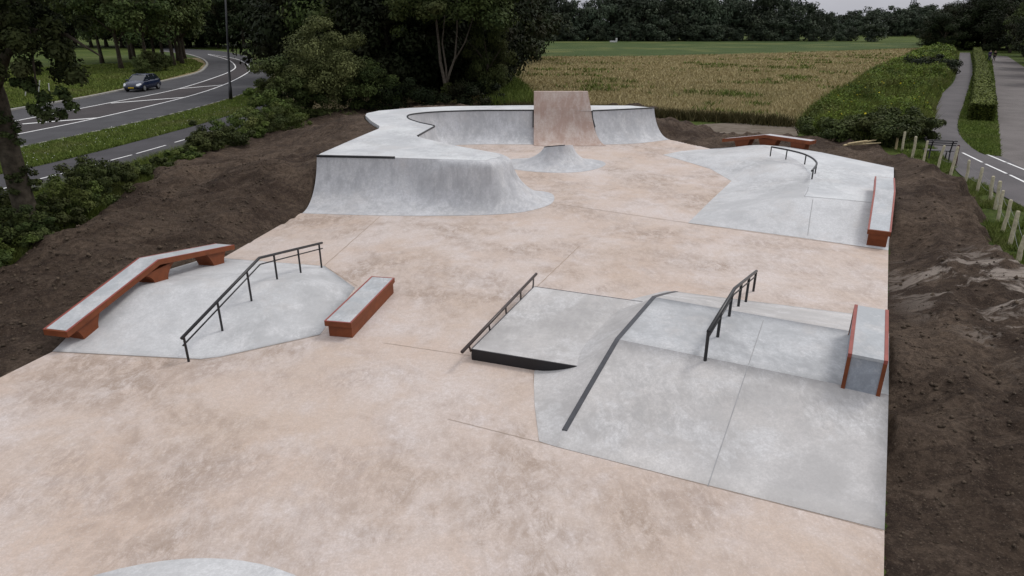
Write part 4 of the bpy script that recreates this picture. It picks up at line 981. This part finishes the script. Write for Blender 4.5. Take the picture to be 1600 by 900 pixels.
# ================================================================== VEGETATION
def leaf_quads(P, N, size, rng, aspect=.55, flat=.0):
    n = len(P); U = rng.normal(size=(n, 3)); U -= (U * N).sum(1)[:, None] * N * .75; U /= np.linalg.norm(U, axis=1)[:, None] + 1e-9
    Wd = np.cross(N + rng.normal(size=(n, 3)) * .45, U); Wd /= np.linalg.norm(Wd, axis=1)[:, None] + 1e-9
    s = size * rng.uniform(.6, 1.3, n)[:, None]
    V = np.stack([P - U * s, P + Wd * s * aspect, P + U * s, P - Wd * s * aspect], 1).reshape(-1, 3)
    return V, np.arange(4 * n).reshape(n, 4)
def crown_mesh(name, seed, rad, nclump, per, size, mat, clump_r=.30, droop=0., bottom=-.75, ragged=.25, aspect=.55):
    rng = np.random.RandomState(seed); rad = np.array(rad, float)
    d = rng.normal(size=(nclump * 3, 3)); d /= np.linalg.norm(d, axis=1)[:, None]; d = d[d[:, 2] > bottom][:nclump]
    rr = rng.uniform(.45, 1.0, len(d)) ** .6 * (1 + ragged * rng.uniform(-1, 1, len(d)))
    C_ = d * rr[:, None] * rad
    cr = clump_r * rad.mean() * rng.uniform(.6, 1.35, len(d)); ct_ = rng.uniform(0, 1, len(d))
    idx = np.repeat(np.arange(len(d)), per); n = len(idx)
    dd = rng.normal(size=(n, 3)); dd /= np.linalg.norm(dd, axis=1)[:, None]
    rr2 = rng.uniform(.35, 1.08, n) ** .7
    P = C_[idx] + dd * (cr[idx] * rr2)[:, None] * np.array([1.15, 1.15, .75]); P[:, 2] -= droop * rng.uniform(0, 1, n) * cr[idx]
    Nn = dd + np.array([0, 0, .5]); Nn /= np.linalg.norm(Nn, axis=1)[:, None]
    V, F = leaf_quads(P, Nn, size, rng, aspect); t = np.clip(ct_[idx] * .6 + rng.uniform(0, .5, n), 0, 1)
    me = mk(name, V, F, mat, None, False, np.repeat(t, 4)); me_ = me.data; bpy.data.objects.remove(me); return me_
def trunk_mesh(name, h, r, mat, seed, limbs=5, lean=(0, 0), spread=.45, ctop=None, n=9):
    rng = random.Random(seed); m_ = MB(); pts = []; rs = []
    for k in range(7):
        t = k / 6; pts.append((lean[0] * t + rng.uniform(-.04, .04) * h * .3 * t, lean[1] * t + rng.uniform(-.04, .04) * h * .3 * t, h * t - .15 * (k == 0))); rs.append(r * (1.35 if k == 0 else 1.05 - .55 * t))
    m_.tube(pts, rs, n)
    for k in range(limbs):
        t = rng.uniform(.62, 1.0); b = Vector(pts[min(6, int(t * 6))]); a = k / limbs * 6.28 + rng.uniform(-.4, .4); L_ = (ctop or h) * spread * rng.uniform(.7, 1.2)
        p1 = b + Vector((math.cos(a) * L_ * .4, math.sin(a) * L_ * .4, L_ * .45)); p2 = b + Vector((math.cos(a) * L_ * .9, math.sin(a) * L_ * .9, L_ * .9))
        m_.tube([b, p1, p2], [r * .45, r * .28, r * .08], 6)
    o = m_.build(name, mat, None, True); me = o.data; bpy.data.objects.remove(o); return me
def inst(name, me, parent, loc=(0, 0, 0), sc=(1, 1, 1)):
    o = bpy.data.objects.new(name, me); COL.objects.link(o); o.parent = parent; o.location = loc; o.scale = sc; return o
rnd = random.Random(5)
# unit-sized meshes
FAR_C = [crown_mesh('far_crown', 100 + i, (4.4, 4.4, 5.2), 34, 75, .42, LF_FAR, .34, ragged=.22, bottom=-.95) for i in range(4)]
FAR_T = trunk_mesh('far_trunk', 6, .3, BARK, 1, 3)
MID_C = [crown_mesh('mid_crown', 200 + i, (4.8, 4.8, 5.4), 70, 260, .17, LF_DARK, .26, bottom=-.8, ragged=.3) for i in range(3)]
MID_C2 = [crown_mesh('mid_crown_green', 230 + i, (4.6, 4.6, 5.0), 70, 260, .16, LF_MID, .26, bottom=-.85, ragged=.3) for i in range(2)]
AV_C = [crown_mesh('avenue_crown', 260 + i, (4.4, 4.4, 5.0), 60, 150, .22, LF_MID, .28, bottom=-.7, ragged=.28) for i in range(2)]
MID_T = [trunk_mesh('mid_trunk', 6.5, .28, BARK, 11 + i, 5, ctop=8) for i in range(2)]
def tree(name, loc, cm_, tm, sc, cz, lab, group, rz=0., cat='tree', csc=(1, 1, 1)):
    e = empty(name, loc, rz, lab, cat, group); e.scale = (sc, sc, sc)
    inst('trunk', tm, e); inst('crown', cm_, e, (0, 0, cz), csc); return e
# ---- far tree line
far_lab = 'dark leafy tree in the far tree line beyond the crop field'
tops_px = [(800, 2), (830, 6), (850, 4), (868, -6), (885, 4), (900, 13), (912, 12), (930, -3), (960, -8), (1000, -6), (1040, -8), (1080, -5), (1110, -2), (1135, 4), (1150, 2), (1175, -6), (1205, -10), (1232, 3), (1252, 10), (1275, 20)]
tx = [t[0] for t in tops_px]; ty = [t[1] for t in tops_px]
for row, (Y, st) in enumerate(((252, 21), (268, 25))):
    x = 640 + row * 11
    while x < 1285:
        yt = np.interp(x, tx, ty) + rnd.uniform(-2, 5) + (3 if row == 0 else 0); r_ = ray(x, 62); X = r_[0] / r_[1] * Y
        H_ = max(8, CAMH + (ray(x, yt)[2] / ray(x, yt)[1]) * Y); sc = H_ / 11.3 * rnd.uniform(.9, 1.12)
        tree('broadleaf_tree', (X, Y + rnd.uniform(-5, 5), 0), FAR_C[rnd.randrange(4)], FAR_T, sc, 6.3, far_lab, 'trees of the far tree line', rnd.uniform(0, 6), csc=(rnd.uniform(.8, 1.1),) * 2 + (1.22,))
        if row == 0:                                       # shrubby skirt is a tree of the front rank, low branched
            tree('broadleaf_tree', (X + rnd.uniform(1, 4), Y - 8 + rnd.uniform(-2, 2), 0), FAR_C[rnd.randrange(4)], FAR_T, sc * rnd.uniform(.40, .62), 4.2, 'low bushy tree at the foot of the far tree line', 'low trees along the far tree line', rnd.uniform(0, 6), csc=(1.1, 1.1, 1.0))
        x += st * rnd.uniform(.75, 1.25)
x = 1270
while x < 1520:
    for Y, dy in ((355, 0), (330, 12)):
        yt = np.interp(x, [1270, 1300, 1340, 1380, 1420, 1445, 1470, 1520], [20, 24, 15, 12, 13, 8, 16, 6]) + rnd.uniform(-3, 5) + dy
        r_ = ray(x + rnd.uniform(-4, 4), 58); X = r_[0] / r_[1] * Y; H_ = CAMH + (ray(x, yt)[2] / ray(x, yt)[1]) * Y
        tree('broadleaf_tree', (X, Y, 0), FAR_C[rnd.randrange(4)], FAR_T, H_ / 11.2 * rnd.uniform(.9, 1.1), 5.9, 'hazy tree in the distant line beyond the meadow right of centre', 'trees beyond the far meadow', rnd.uniform(0, 6), csc=(1.2, 1.2, 1.2))
    x += rnd.uniform(11, 17)
for i, (px, py, wd, lab) in enumerate(((1327, 63, 5.2, 'round bush standing alone on the far meadow, smaller of two'), (1367, 64, 8, 'largest round bush standing on the far meadow'), (1311, 62, 3.5, 'small low bush left of the two round meadow bushes'))):
    q = G(px, py + 1); e = empty('round_bush', (q[0], q[1], 0), i, lab, 'bush', 'bushes on the far meadow'); e.scale = (wd / 9,) * 3; inst('foliage', FAR_C[i], e, (0, 0, 3.6), (1, 1, .8))
# right-hand dark wood
for i in range(26):
    t = i / 25; px = 1462 + 150 * (i % 13) / 12; Y = [205, 170][i // 13] + rnd.uniform(-8, 8); r_ = ray(px + rnd.uniform(-5, 5), 70); X = r_[0] / r_[1] * Y
    yt = np.interp(px, [1460, 1480, 1500, 1540, 1600], [16, 6, -2, -25, -40]); H_ = CAMH + (ray(px, yt)[2] / ray(px, yt)[1]) * Y
    tree('broadleaf_tree', (X, Y, 0), MID_C[i % 3], MID_T[i % 2], H_ / 12.3, 6.6 - .8, 'dark tree of the wood closing off the right hand path', 'trees of the wood at the far right', rnd.uniform(0, 6), csc=(1.15, 1.15, 1.05))
for i, (px, Y, H_) in enumerate(((1622, 112, 11), (1640, 96, 10), (1655, 84, 9.5), (1668, 72, 8), (1600, 134, 12), (1575, 150, 12.5), (1612, 122, 5.5), (1632, 104, 5), (1648, 90, 4.6))):
    r_ = ray(px, 90); X = r_[0] / r_[1] * Y
    tree('broadleaf_tree', (X, Y, 0), (MID_C + MID_C2)[i % 5], MID_T[i % 2], H_ / 12.3, 5.6, 'dark tree overhanging the right side of the gravel road', 'trees beside the gravel road', rnd.uniform(0, 6))
# ---- left wood
def T(px, base_y, Y, H_, me, lab, grp, name='broadleaf_tree', cz=6.4, csc=(1, 1, 1), tm=None):
    r_ = ray(px, base_y); X = r_[0] / r_[1] * Y
    return tree(name, (X, Y, -.05), me, tm or MID_T[rnd.randrange(2)], H_ / 12.3, cz, lab, grp, rnd.uniform(0, 6), csc=csc)
for i in range(30):                      # backdrop ranks beyond the road bend
    px = 215 + (i % 15) * 42 + rnd.uniform(-12, 12); Y = [150, 118][i // 15] + rnd.uniform(-6, 6)
    if px < 450: Y = [196, 180][i // 15] + rnd.uniform(-4, 4)
    T(px, 70, Y, rnd.uniform(15, 19), MID_C[i % 3], 'dark tree in the wood behind the road bend', 'trees behind the road bend', csc=(1.15, 1.15, 1.15), cz=5.6)
for i in range(14):
    px = 20 + i * 24; T(px, 60, 190 + rnd.uniform(-10, 10), rnd.uniform(16, 20), MID_C[i % 3], 'dark tree far behind the avenue on the left', 'trees far behind the avenue', csc=(1.15, 1.15, 1.1), cz=6.2)
for i in range(18):
    px = 505 + (i % 9) * 33 + rnd.uniform(-8, 8); Y = [66, 82][i // 9] + rnd.uniform(-3, 3)
    if px > 760: continue
    T(px, 140, Y, rnd.uniform(13, 16), MID_C[i % 3], 'dense dark tree in the thicket behind the skatepark', 'trees of the thicket', csc=(1.05, 1.05, 1.25), cz=5.0)
for i, (px, Y, H_, w) in enumerate(((610, 57, 12, 1.0), (655, 60, 13, 1), (560, 60, 12, 1), (735, 60, 12.5, 1.0), (772, 66, 11, .8))):
    T(px, 160, Y, H_, (MID_C + MID_C2)[(i * 2) % 5], ['tall dark tree at the left end of the front thicket rank', 'dark tree left of the ivy covered trunk', 'dark tree behind the yellow green willow bush', 'dark tree right of the ivy covered trunk', 'green edge tree beside the wheat field'][i] , 'front trees of the thicket', csc=(w, w, 1.15), cz=6.0)
# the tree with the pale forked trunk
bt = G(698, 167); e = empty('forked_tree', (bt[0], bt[1], 0), 0, 'tree with pale forked stems and ivy clad foot behind the bowl', 'tree')
m_ = MB(); B = Vector((0, 0, 0))
m_.tube([(0, 0, -.1), (.05, 0, 1.0), (-.1, 0, 2.0), (-.35, 0, 3.2), (-.42, 0, 4.6), (-.6, 0, 6.6), (-.7, 0, 9)], [.26, .2, .14, .11, .09, .07, .04], 8)
m_.tube([(0, 0, 1.6), (.35, 0, 2.6), (.75, .1, 3.6), (.95, .1, 5.4), (1.0, .1, 8)], [.14, .1, .08, .06, .03], 7)
m_.tube([(.1, 0, 1.5), (.05, -.1, 3.0), (-.15, -.1, 4.6), (.1, 0, 6.5)], [.1, .07, .055, .03], 6); m_.tube([(.6, .1, 3.2), (1.5, .1, 4.6), (2.2, .1, 6.4)], [.07, .05, .03], 6)
m_.build('trunk', BARKP, e, True, world=False)
iv = crown_mesh('ivy', 301, (.32, .32, 1.0), 26, 120, .07, LF_MID, .25); inst('ivy', iv, e, (0, 0, .95))
inst('crown', crown_mesh('forked_crown', 302, (4.6, 4.2, 4.0), 90, 330, .125, LF_MID, .22, ragged=.35, bottom=-.6), e, (1.0, 0, 8.0))
e2_ = T(762, 165, 53.5, 7.0, MID_C2[1], 'leafy low tree at the right end of the thicket', 'edge trees of the thicket', csc=(.62, .62, 1.0), cz=6.2)
# ---- avenue trees inside the bend
for i, (px, py, H_) in enumerate(((257, 101, 12), (272, 103, 13), (279, 96, 12.5), (285, 100, 13), (289, 92, 13), (232, 111, 12), (212, 100, 12.5), (190, 108, 13), (243, 96, 12), (205, 92, 13), (160, 98, 13))):
    q = G(px, py); tree('avenue_tree', (q[0], q[1], -.05), AV_C[i % 2], MID_T[i % 2], H_ / 12.3, 8.3, 'mature tree with bare trunk in the row inside the road bend', 'avenue trees inside the road bend', rnd.uniform(0, 6), csc=(.95, .95, 1.05))
for i, (px, py, s_) in enumerate(((235, 113, .28), (246, 112, .30), (221, 116, .22), (262, 105, .2))):
    q = G(px, py); e = empty('low_bush', (q[0], q[1], 0), i, 'small dark bush at the foot of the avenue trees', 'bush', 'bushes under the avenue'); e.scale = (s_,) * 3; inst('foliage', AV_C[i % 2], e, (0, 0, 4))
# ---- foreground oak
ok = G(56, 376); e = empty('oak_tree', (ok[0], ok[1], -.1), 0, 'big oak with ivy patched leaning trunk at the left picture edge', 'tree')
m_ = MB(); m_.tube([(0, 0, -.2), (-.03, 0, .5), (-.05, 0, 1.6), (-.03, 0, 2.8), (-.05, .1, 4.2), (-.2, .1, 5.6), (-.1, .2, 9)], [.44, .32, .29, .27, .26, .22, .13], 14)
m_.tube([(-.05, 0, 4.3), (.6, 0, 5.3), (1.6, -.2, 5.9), (2.6, -.4, 5.8), (3.4, -.5, 5.3)], [.18, .13, .09, .05, .02], 8)
m_.tube([(-.1, 0, 4.5), (-1.4, .3, 5.8), (-3.0, .4, 6.4)], [.2, .13, .05], 8); m_.tube([(-.15, 0, 5.4), (1.0, 1, 7.2), (2.2, 1.6, 8.8)], [.2, .12, .05], 8)
m_.tube([(1.6, -.3, 5.9), (1.7, -.6, 5.2), (1.75, -.8, 4.5), (1.75, -.9, 4.1)], [.05, .035, .02, .012], 6); m_.build('trunk', BARK, e, True, world=False)
inst('crown', crown_mesh('oak_crown', 401, (5.4, 4.0, 3.5), 150, 420, .07, LF_OAK, .155, droop=.5, ragged=.32, bottom=-.7, aspect=.6), e, (-.2, .6, 9.2))
inst('crown', crown_mesh('oak_bough', 402, (1.45, 1.0, .95), 28, 230, .065, LF_OAK, .24, droop=.9, ragged=.4, bottom=-.9, aspect=.6), e, (1.75, -.5, 5.4))
inst('crown', crown_mesh('oak_bough_tip', 405, (.62, .45, .7), 16, 95, .06, LF_OAK, .27, droop=1.1, ragged=.45, bottom=-.9, aspect=.6), e, (2.0, -.8, 4.25))
inst('crown', crown_mesh('oak_bough_left', 406, (2.2, 1.3, .8), 26, 230, .065, LF_OAK, .24, droop=.6, ragged=.4, bottom=-.9, aspect=.6), e, (-.7, -.2, 6.6))
for k, (x, z, s_) in enumerate(((.1, 3.4, .38), (.22, 1.9, .34), (.2, .4, .5))):
    inst('ivy', crown_mesh('oak_ivy', 410 + k, (s_, s_, s_ * 1.2), 18, 90, .045, LF_OAK, .34), e, (x, -.15, z))
# ---- bushes
def bush(px, py, w, h, mat, seed, lab, grp=None, size=.07, n=24, per=330, zoff=0, name='bush', d_=1.0, rag=.3, cr=.26):
    q = G(px, py); z = 0
    me = crown_mesh(name, seed, (w / 2, w / 2 * d_, h / 2), n, per, size, mat, cr, ragged=rag, bottom=-.95)
    e_ = empty(name, (q[0], q[1], z), 0, lab, 'bush', grp); inst('foliage', me, e_, (0, 0, h * .46 + zoff)); return e_
bush(512, 180, 5.6, 6.2, LF_YEL, 501, 'tall yellow green willow bush behind the soil bank', size=.08, n=64, per=420, name='willow_bush', rag=.38)
bush(560, 175, 4.4, 3.9, LF_MID, 506, 'green bush right of the willow bush', size=.085, n=40, per=300)
bush(446, 190, 2.9, 4.6, LF_MID, 502, 'grey green shrub left of the willow bush beside the road', size=.075, n=44, per=330)
bush(468, 186, 3.8, 3.3, LF_MID, 512, 'dark shrub in front of the willow bush', size=.075, n=36, per=330)
bush(412, 203, 3.0, 2.3, LF_BR, 503, 'low bright green shrub at the end of the verge by the lamp', size=.07, n=26, per=300)
bush(640, 172, 5.0, 2.2, LF_DARK, 504, 'low dark undergrowth bush behind the deck left of the forked tree', size=.09, n=30, per=240)
bush(745, 168, 4.4, 2.0, LF_DARK, 505, 'low dark undergrowth bush right of the forked tree', size=.09, n=30, per=240)
bush(600, 170, 4.0, 2.6, LF_MID, 507, 'green undergrowth bush beyond the left deck corner', size=.09, n=30, per=240)
hedge = [(385, 222, 2.6, 1.7), (350, 235, 2.4, 1.5), (318, 246, 2.0, 1.2), (292, 256, 1.5, .7), (258, 270, 1.1, .6), (225, 284, 1.2, .7), (196, 300, 1.3, 1.0), (172, 316, 1.7, 1.7), (146, 334, 1.9, 1.9), (118, 352, 1.8, 1.7), (95, 368, 1.5, 1.2), (20, 395, 1.9, 1.2), (-20, 420, 2.0, 1.1), (-60, 440, 2.0, 1.1), (55, 392, 1.2, .8), (455, 205, 2.6, 1.6), (425, 213, 2.4, 1.7), (0, 372, 2.0, 1.4)]
for i, (px, py, w, h) in enumerate(hedge):
    bush(px, py, w, h, LF_MID if i % 3 else LF_BR, 520 + i, 'bramble bush in the rough hedge between cycle path and soil', 'bramble bushes between cycle path and soil', size=.042 if i > 6 else .055, n=46, per=190, rag=.5, name='bramble_bush', cr=.2)
# far verge shrubs right of the road end
# ---- clipped hedge
hA, hB = G(1531, 189), G(1528, 84); hd = [G(1531, 189), G(1532, 150), G(1531, 115), G(1526, 90), G(1525, 82)]
rngH = np.random.RandomState(7); C_ = resample(hd, 120); Tn = np.gradient(C_, axis=0); Tn /= np.linalg.norm(Tn, axis=1)[:, None]; Nn = np.stack([-Tn[:, 1], Tn[:, 0], 0 * Tn[:, 0]], 1)
n = 52000; ii = (rngH.rand(n) ** 1.5 * 118).astype(int); fr = rngH.rand(n); base = C_[ii] + (C_[ii + 1] - C_[ii]) * fr[:, None]
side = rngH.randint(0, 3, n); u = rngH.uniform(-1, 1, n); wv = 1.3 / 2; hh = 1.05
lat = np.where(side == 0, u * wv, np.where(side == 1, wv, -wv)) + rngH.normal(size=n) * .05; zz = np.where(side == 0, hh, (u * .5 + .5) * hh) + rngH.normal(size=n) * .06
P = base + Nn[ii] * lat[:, None]; P[:, 2] = zz; endm = rngH.rand(n) < .05; P[endm] = C_[0] + Nn[0] * (rngH.uniform(-wv, wv, n)[:, None])[endm] + np.c_[np.zeros(n), rngH.normal(size=n) * .05, rngH.rand(n) * hh][endm]
NN = np.where(side[:, None] == 0, np.array([[0, 0, 1.]]), Nn[ii] * np.sign(lat)[:, None])
V, F = leaf_quads(P, NN, .075, rngH, .6)
he = empty('clipped_hedge', tuple(C_[0]), 0, 'long low clipped box hedge between the path and the gravel road', 'hedge')
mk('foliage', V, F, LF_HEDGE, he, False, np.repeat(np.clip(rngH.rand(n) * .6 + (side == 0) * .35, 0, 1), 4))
A_, B_ = strip([p[:2] for p in C_], 1.1); m_ = MB(); n_ = len(A_)
m_.add([(*p, 0) for p in A_] + [(*p, 1.0) for p in A_] + [(*p, 1.0) for p in B_] + [(*p, 0) for p in B_], [(i + n_ * k, i + 1 + n_ * k, i + 1 + n_ * (k + 1), i + n_ * (k + 1)) for k in range(3) for i in range(n_ - 1)] + [(0, n_, 2 * n_, 3 * n_)])
m_.build('twigs', m_plain('hedge_twigs', (.016, .018, .009), .95, .1), he)

# ---- stuff: weeds, grass, wheat stalks
def in_poly_pts(poly, n, rng, bias=None):
    P = np.array([p[:2] for p in poly]); lo, hi = P.min(0), P.max(0); out_ = []
    tot = 0
    while tot < n:
        q = rng.uniform(lo, hi, (n * 2, 2)); q = q[inside(q[:, 0], q[:, 1], P)]
        if bias is not None: dist = np.hypot(q[:, 0], q[:, 1]); q = q[rng.rand(len(q)) < np.clip((bias / dist) ** 2, 0, 1)]
        out_.append(q); tot += len(q)
    return np.concatenate(out_)[:n]
def blades(name, pts, zf, h, w, mat, lab, rng, lean=.35, per=1):
    n = len(pts); X, Y = pts[:, 0], pts[:, 1]; z = zf(X, Y) if callable(zf) else np.full(n, zf); a = rng.uniform(0, 6.28, n); dist = np.hypot(X, Y)
    hh = h * rng.uniform(.5, 1.3, n); ww = w * np.maximum(1, dist / 25); lx = rng.normal(size=n) * lean * hh; ly = rng.normal(size=n) * lean * hh
    V = np.stack([np.stack([X - np.cos(a) * ww, Y - np.sin(a) * ww, z], 1), np.stack([X + np.cos(a) * ww, Y + np.sin(a) * ww, z], 1), np.stack([X + lx, Y + ly, z + hh], 1)], 1).reshape(-1, 3)
    o = mk(name, V, np.arange(3 * n).reshape(n, 3), mat, None, False, np.repeat(rng.rand(n), 3)); return tag(o, lab, kind='stuff')
rg = np.random.RandomState(11)
weed_poly = Gs([(1243, 198), (1262, 214), (1330, 221), (1395, 226), (1446, 214), (1458, 196), (1462, 168), (1470, 148), (1488, 128), (1494, 105), (1497, 85), (1480, 76), (1455, 78), (1400, 98), (1340, 131), (1290, 164)])
def weed_z(X, Y):
    d = dist_poly(X, Y, np.array([p[:2] for p in weed_poly])); return np.clip(d / 1.2, 0, 1) ** .6 * (1.0 + 1.3 * fbm(X, Y, 31, 5, .45)) - .05
def cluster_mass(name, poly, n, zf, size, mat, lab, rng, bias, jitter=.25, kind='stuff'):
    q = in_poly_pts(poly, n, rng, bias); z = zf(q[:, 0], q[:, 1]) * rng.uniform(.5, 1.15, n) + rng.normal(size=n) * jitter * .4
    P = np.c_[q, np.maximum(z, .0)]; dist = np.hypot(q[:, 0], q[:, 1]); Nn = rng.normal(size=(n, 3)) * .7 + np.array([0, -.3, 1.]); Nn /= np.linalg.norm(Nn, axis=1)[:, None]
    V, F = leaf_quads(P, Nn, 1, rng, .5); Pc = np.repeat(P, 4, axis=0); V = Pc + (V - Pc) * np.repeat(size * np.maximum(1, dist / 50), 4)[:, None]
    tn = np.clip(.5 + 1.1 * fbm(q[:, 0], q[:, 1], 41, 3, .5) + rng.uniform(-.3, .3, n), 0, 1)
    o = mk(name, V, F, mat, None, False, np.repeat(tn, 4)); return tag(o, lab, kind=kind)
cluster_mass('weeds', weed_poly, 170000, weed_z, .065, LF_WEED, 'tall green weeds between the wheat field and the path', rg, 50)
q = in_poly_pts(weed_poly, 700, rg, 60); q = q[(q[:, 0] - q[:, 1] * .55) < 6][:420] if len(q[(q[:, 0] - q[:, 1] * .55) < 6]) > 50 else q[:300]
zq_ = weed_z(q[:, 0], q[:, 1]) + .12; V, F = leaf_quads(np.c_[q, zq_], np.tile([0, 0, 1.], (len(q), 1)), .07, rg, .8); tag(mk('yellow_flowers', V, F, LF_YFLOW), 'scattered yellow flowers in the weeds along the wheat', kind='stuff')
bush(1345, 222, 4.2, 1.5, LF_MID, 560, 'dark spreading shrub at the near end of the weeds', size=.08, n=34, per=330)
bush(1385, 222, 3.4, 1.7, LF_MID, 561, 'taller dark shrub beside the pale fresh stake', size=.08, n=34, per=330)
bush(1425, 214, 2.8, 1.5, LF_MID, 562, 'green shrub at the weed corner nearest the bench', size=.07, n=26, per=300)
bush(1300, 218, 3.4, 1.1, LF_MID, 563, 'low green shrub at the weed corner nearest the far ledge', size=.07, n=26, per=300)
bush(1452, 118, 6.5, 2.2, LF_DARK, 564, 'long dark shrub in the weeds beside the far bend of the path', size=.13, n=34, per=200)
bush(1478, 78, 9, 2.5, LF_MID, 565, 'bush where the wheat field meets the far end of the path', size=.2, n=30, per=120)
bush(1505, 77, 9, 2.6, LF_DARK, 566, 'dark bush closing the far end of the path', size=.2, n=30, per=120)
q = in_poly_pts(weed_poly, 60000, rg, 55); zq2 = weed_z(q[:, 0], q[:, 1]) * .75; tall = fbm(q[:, 0], q[:, 1], 52, 4, .6) > -.12; q = q[tall]; zq2 = zq2[tall]
blades('tall_weed_stems', q, lambda X, Y: zq2, .62, .014, m_leaf('weed_stems', (.05, .075, .015), (.20, .235, .055), (.17, .155, .06)), 'tall yellow green stems standing out of the weeds', rg, .3)
# wheat stalks
wp = [p for p in wheat_poly]
q = in_poly_pts([p for p in wheat_poly if p[1] < 400], 240000, rg, 55); q = q[q[:, 0] > -8]
blades('wheat_stalks', q, -.03, .21, .015, LF_WHEAT, 'ripe golden wheat stalks covering the field behind the skatepark', rg, .5)
qg = in_poly_pts([p for p in wheat_poly if p[1] < 400], 120000, rg, 60); qg = qg[(qg[:, 0] > -8) & (fbm(qg[:, 0] * .6 + qg[:, 1] * .3, qg[:, 1], 63, 5, .30, .7) > .42)]
blades('field_weeds', qg, -.03, .38, .03, LF_GRASS, 'dark green weed tufts scattered through the ripe wheat', rg, .5)
rim = resample(Gs([(790, 172), (900, 175), (1050, 184), (1150, 190), (1232, 196)]), 400); nR = 9000; ix = rg.randint(0, 400, nR)
pr_ = rim[ix][:, :2] + rg.normal(size=(nR, 2)) * np.array([.25, .35]); blades('field_edge_grass', pr_, -.03, .6, .02, m_leaf('rim_straw', (.05, .05, .018), (.13, .11, .045)), 'rough straw coloured grass along the near field edge', rg, .4)
# grass verges
verge = [p[:2] for p in cyc_up] + [p[:2] for p in catmull(Gs([(-60, 256), (0, 238), (52, 227), (180, 200), (293, 173.5), (368, 152), (402, 137), (421, 123)]), 6)][::-1]
q = in_poly_pts(verge, 70000, rg, 32); blades('verge_grass', q, -.06, .16, .016, LF_GRASS, 'mown green grass verge between road and cycle path', rg, .5)
q = in_poly_pts(verge, 420, rg, 32); V, F = leaf_quads(np.c_[q, np.full(len(q), .13)], np.tile([0, 0, 1.], (len(q), 1)), .02, rg, .9); tag(mk('white_flowers', V, F, LF_WFLOW), 'tiny white flowers dotted over the verge grass', kind='stuff')
isl = [p[:2] for p in catmull(prt[:9], 5)] + [p[:2] for p in catmull(gr_l, 5)][::-1]
q = in_poly_pts(isl, 45000, rg, 45); blades('island_grass', q, -.06, .13, .018, LF_GRASS, 'bright green grass island around the clipped hedge', rg, .5)
lown = Gs([(-60, 182), (30, 167), (120, 152), (176, 141), (251, 125), (307, 111), (318, 100), (300, 92), (240, 96), (0, 110), (-60, 110)])
q = in_poly_pts(lown, 60000, rg, 60); blades('lawn_grass', q, -.06, .22, .02, LF_GRASS, 'green grass beyond the kerb inside the road bend', rg, .5)
frin = Gs([(-90, 345), (0, 322), (60, 303), (160, 275), (300, 232), (360, 212), (440, 186), (470, 196), (380, 226), (300, 258), (225, 300), (150, 345), (60, 400), (-40, 450), (-160, 500)])
q = in_poly_pts(frin, 90000, rg, 24); blades('rough_grass', q, -.06, .42, .011, LF_GRASS, 'rough tall grass between the cycle path and the bare soil', rg, .45)
fence_g = Gs([(1400, 228), (1445, 217), (1465, 236), (1500, 268), (1540, 290), (1600, 325), (1650, 360), (1700, 520), (1620, 440), (1565, 405), (1535, 340), (1500, 290), (1440, 254), (1405, 240)])
q = in_poly_pts(fence_g, 26000, rg, 30); zz = np.maximum(soil_h(q[:, 0], q[:, 1])[0], -.06); keepm = (fbm(q[:, 0], q[:, 1], 77, 4, .5) > -.1); q = q[keepm]; zz = zz[keepm]
blades('path_side_grass', q, lambda X, Y: zz, .17, .014, LF_GRASS, 'patchy grass growing around the wooden stakes', rg, .5)
gl = Gs([(760, 172), (792, 172), (835, 170), (826, 150), (800, 128), (790, 120), (760, 140)])
q = in_poly_pts(gl, 14000, rg, 60); blades('tall_grass', q, -.06, .9, .03, LF_GRASS, 'tall green grass between the thicket and the wheat', rg, .3)
# soil clods
nC = 16000; q = np.concatenate([in_poly_pts([(2.5, 2), (9, 3), (13, 10), (19, 20), (17, 26), (15.2, 25.5), (14.6, 25.2)], 5000, rg, 9), in_poly_pts([(-9.6, 10), (-7.4, 20), (-9, 28), (-14, 28), (-13, 16)], 2500, rg, 18)]); hC, _, iC, dC = soil_h(q[:, 0], q[:, 1]); ok_ = ~iC & (dC > .05); q = q[ok_]; hC = hC[ok_]
ico = np.array([(0, 0, 1), (.9, 0, .1), (.2, .9, -.1), (-.8, .5, .2), (-.7, -.6, -.1), (.3, -.9, .15), (0, 0, -.7)]); icf = np.array([(0, 1, 2), (0, 2, 3), (0, 3, 4), (0, 4, 5), (0, 5, 1), (6, 2, 1), (6, 3, 2), (6, 4, 3), (6, 5, 4), (6, 1, 5)])
n = len(q); sz = (.007 + .036 * rg.rand(n) ** 6) * np.clip(np.hypot(q[:, 0], q[:, 1]) / 10, .8, 1.5); ro = rg.uniform(0, 6.28, n); sh3 = rg.uniform(.7, 1.3, (n, 7, 3)); Vc = ico[None] * sh3 * sz[:, None, None]; cx, sx_ = np.cos(ro)[:, None], np.sin(ro)[:, None]
Vc = np.stack([Vc[..., 0] * cx - Vc[..., 1] * sx_, Vc[..., 0] * sx_ + Vc[..., 1] * cx, Vc[..., 2]], -1) + np.c_[q, hC + sz * .3][:, None, :]
tag(mk('soil_clods', Vc.reshape(-1, 3), (icf[None] + np.arange(n)[:, None, None] * 7).reshape(-1, 3), m_plain('clod_earth', (.085, .065, .048), .95, .1, .6, 3)), 'loose clods and pebbles of earth on the bare soil', kind='stuff')
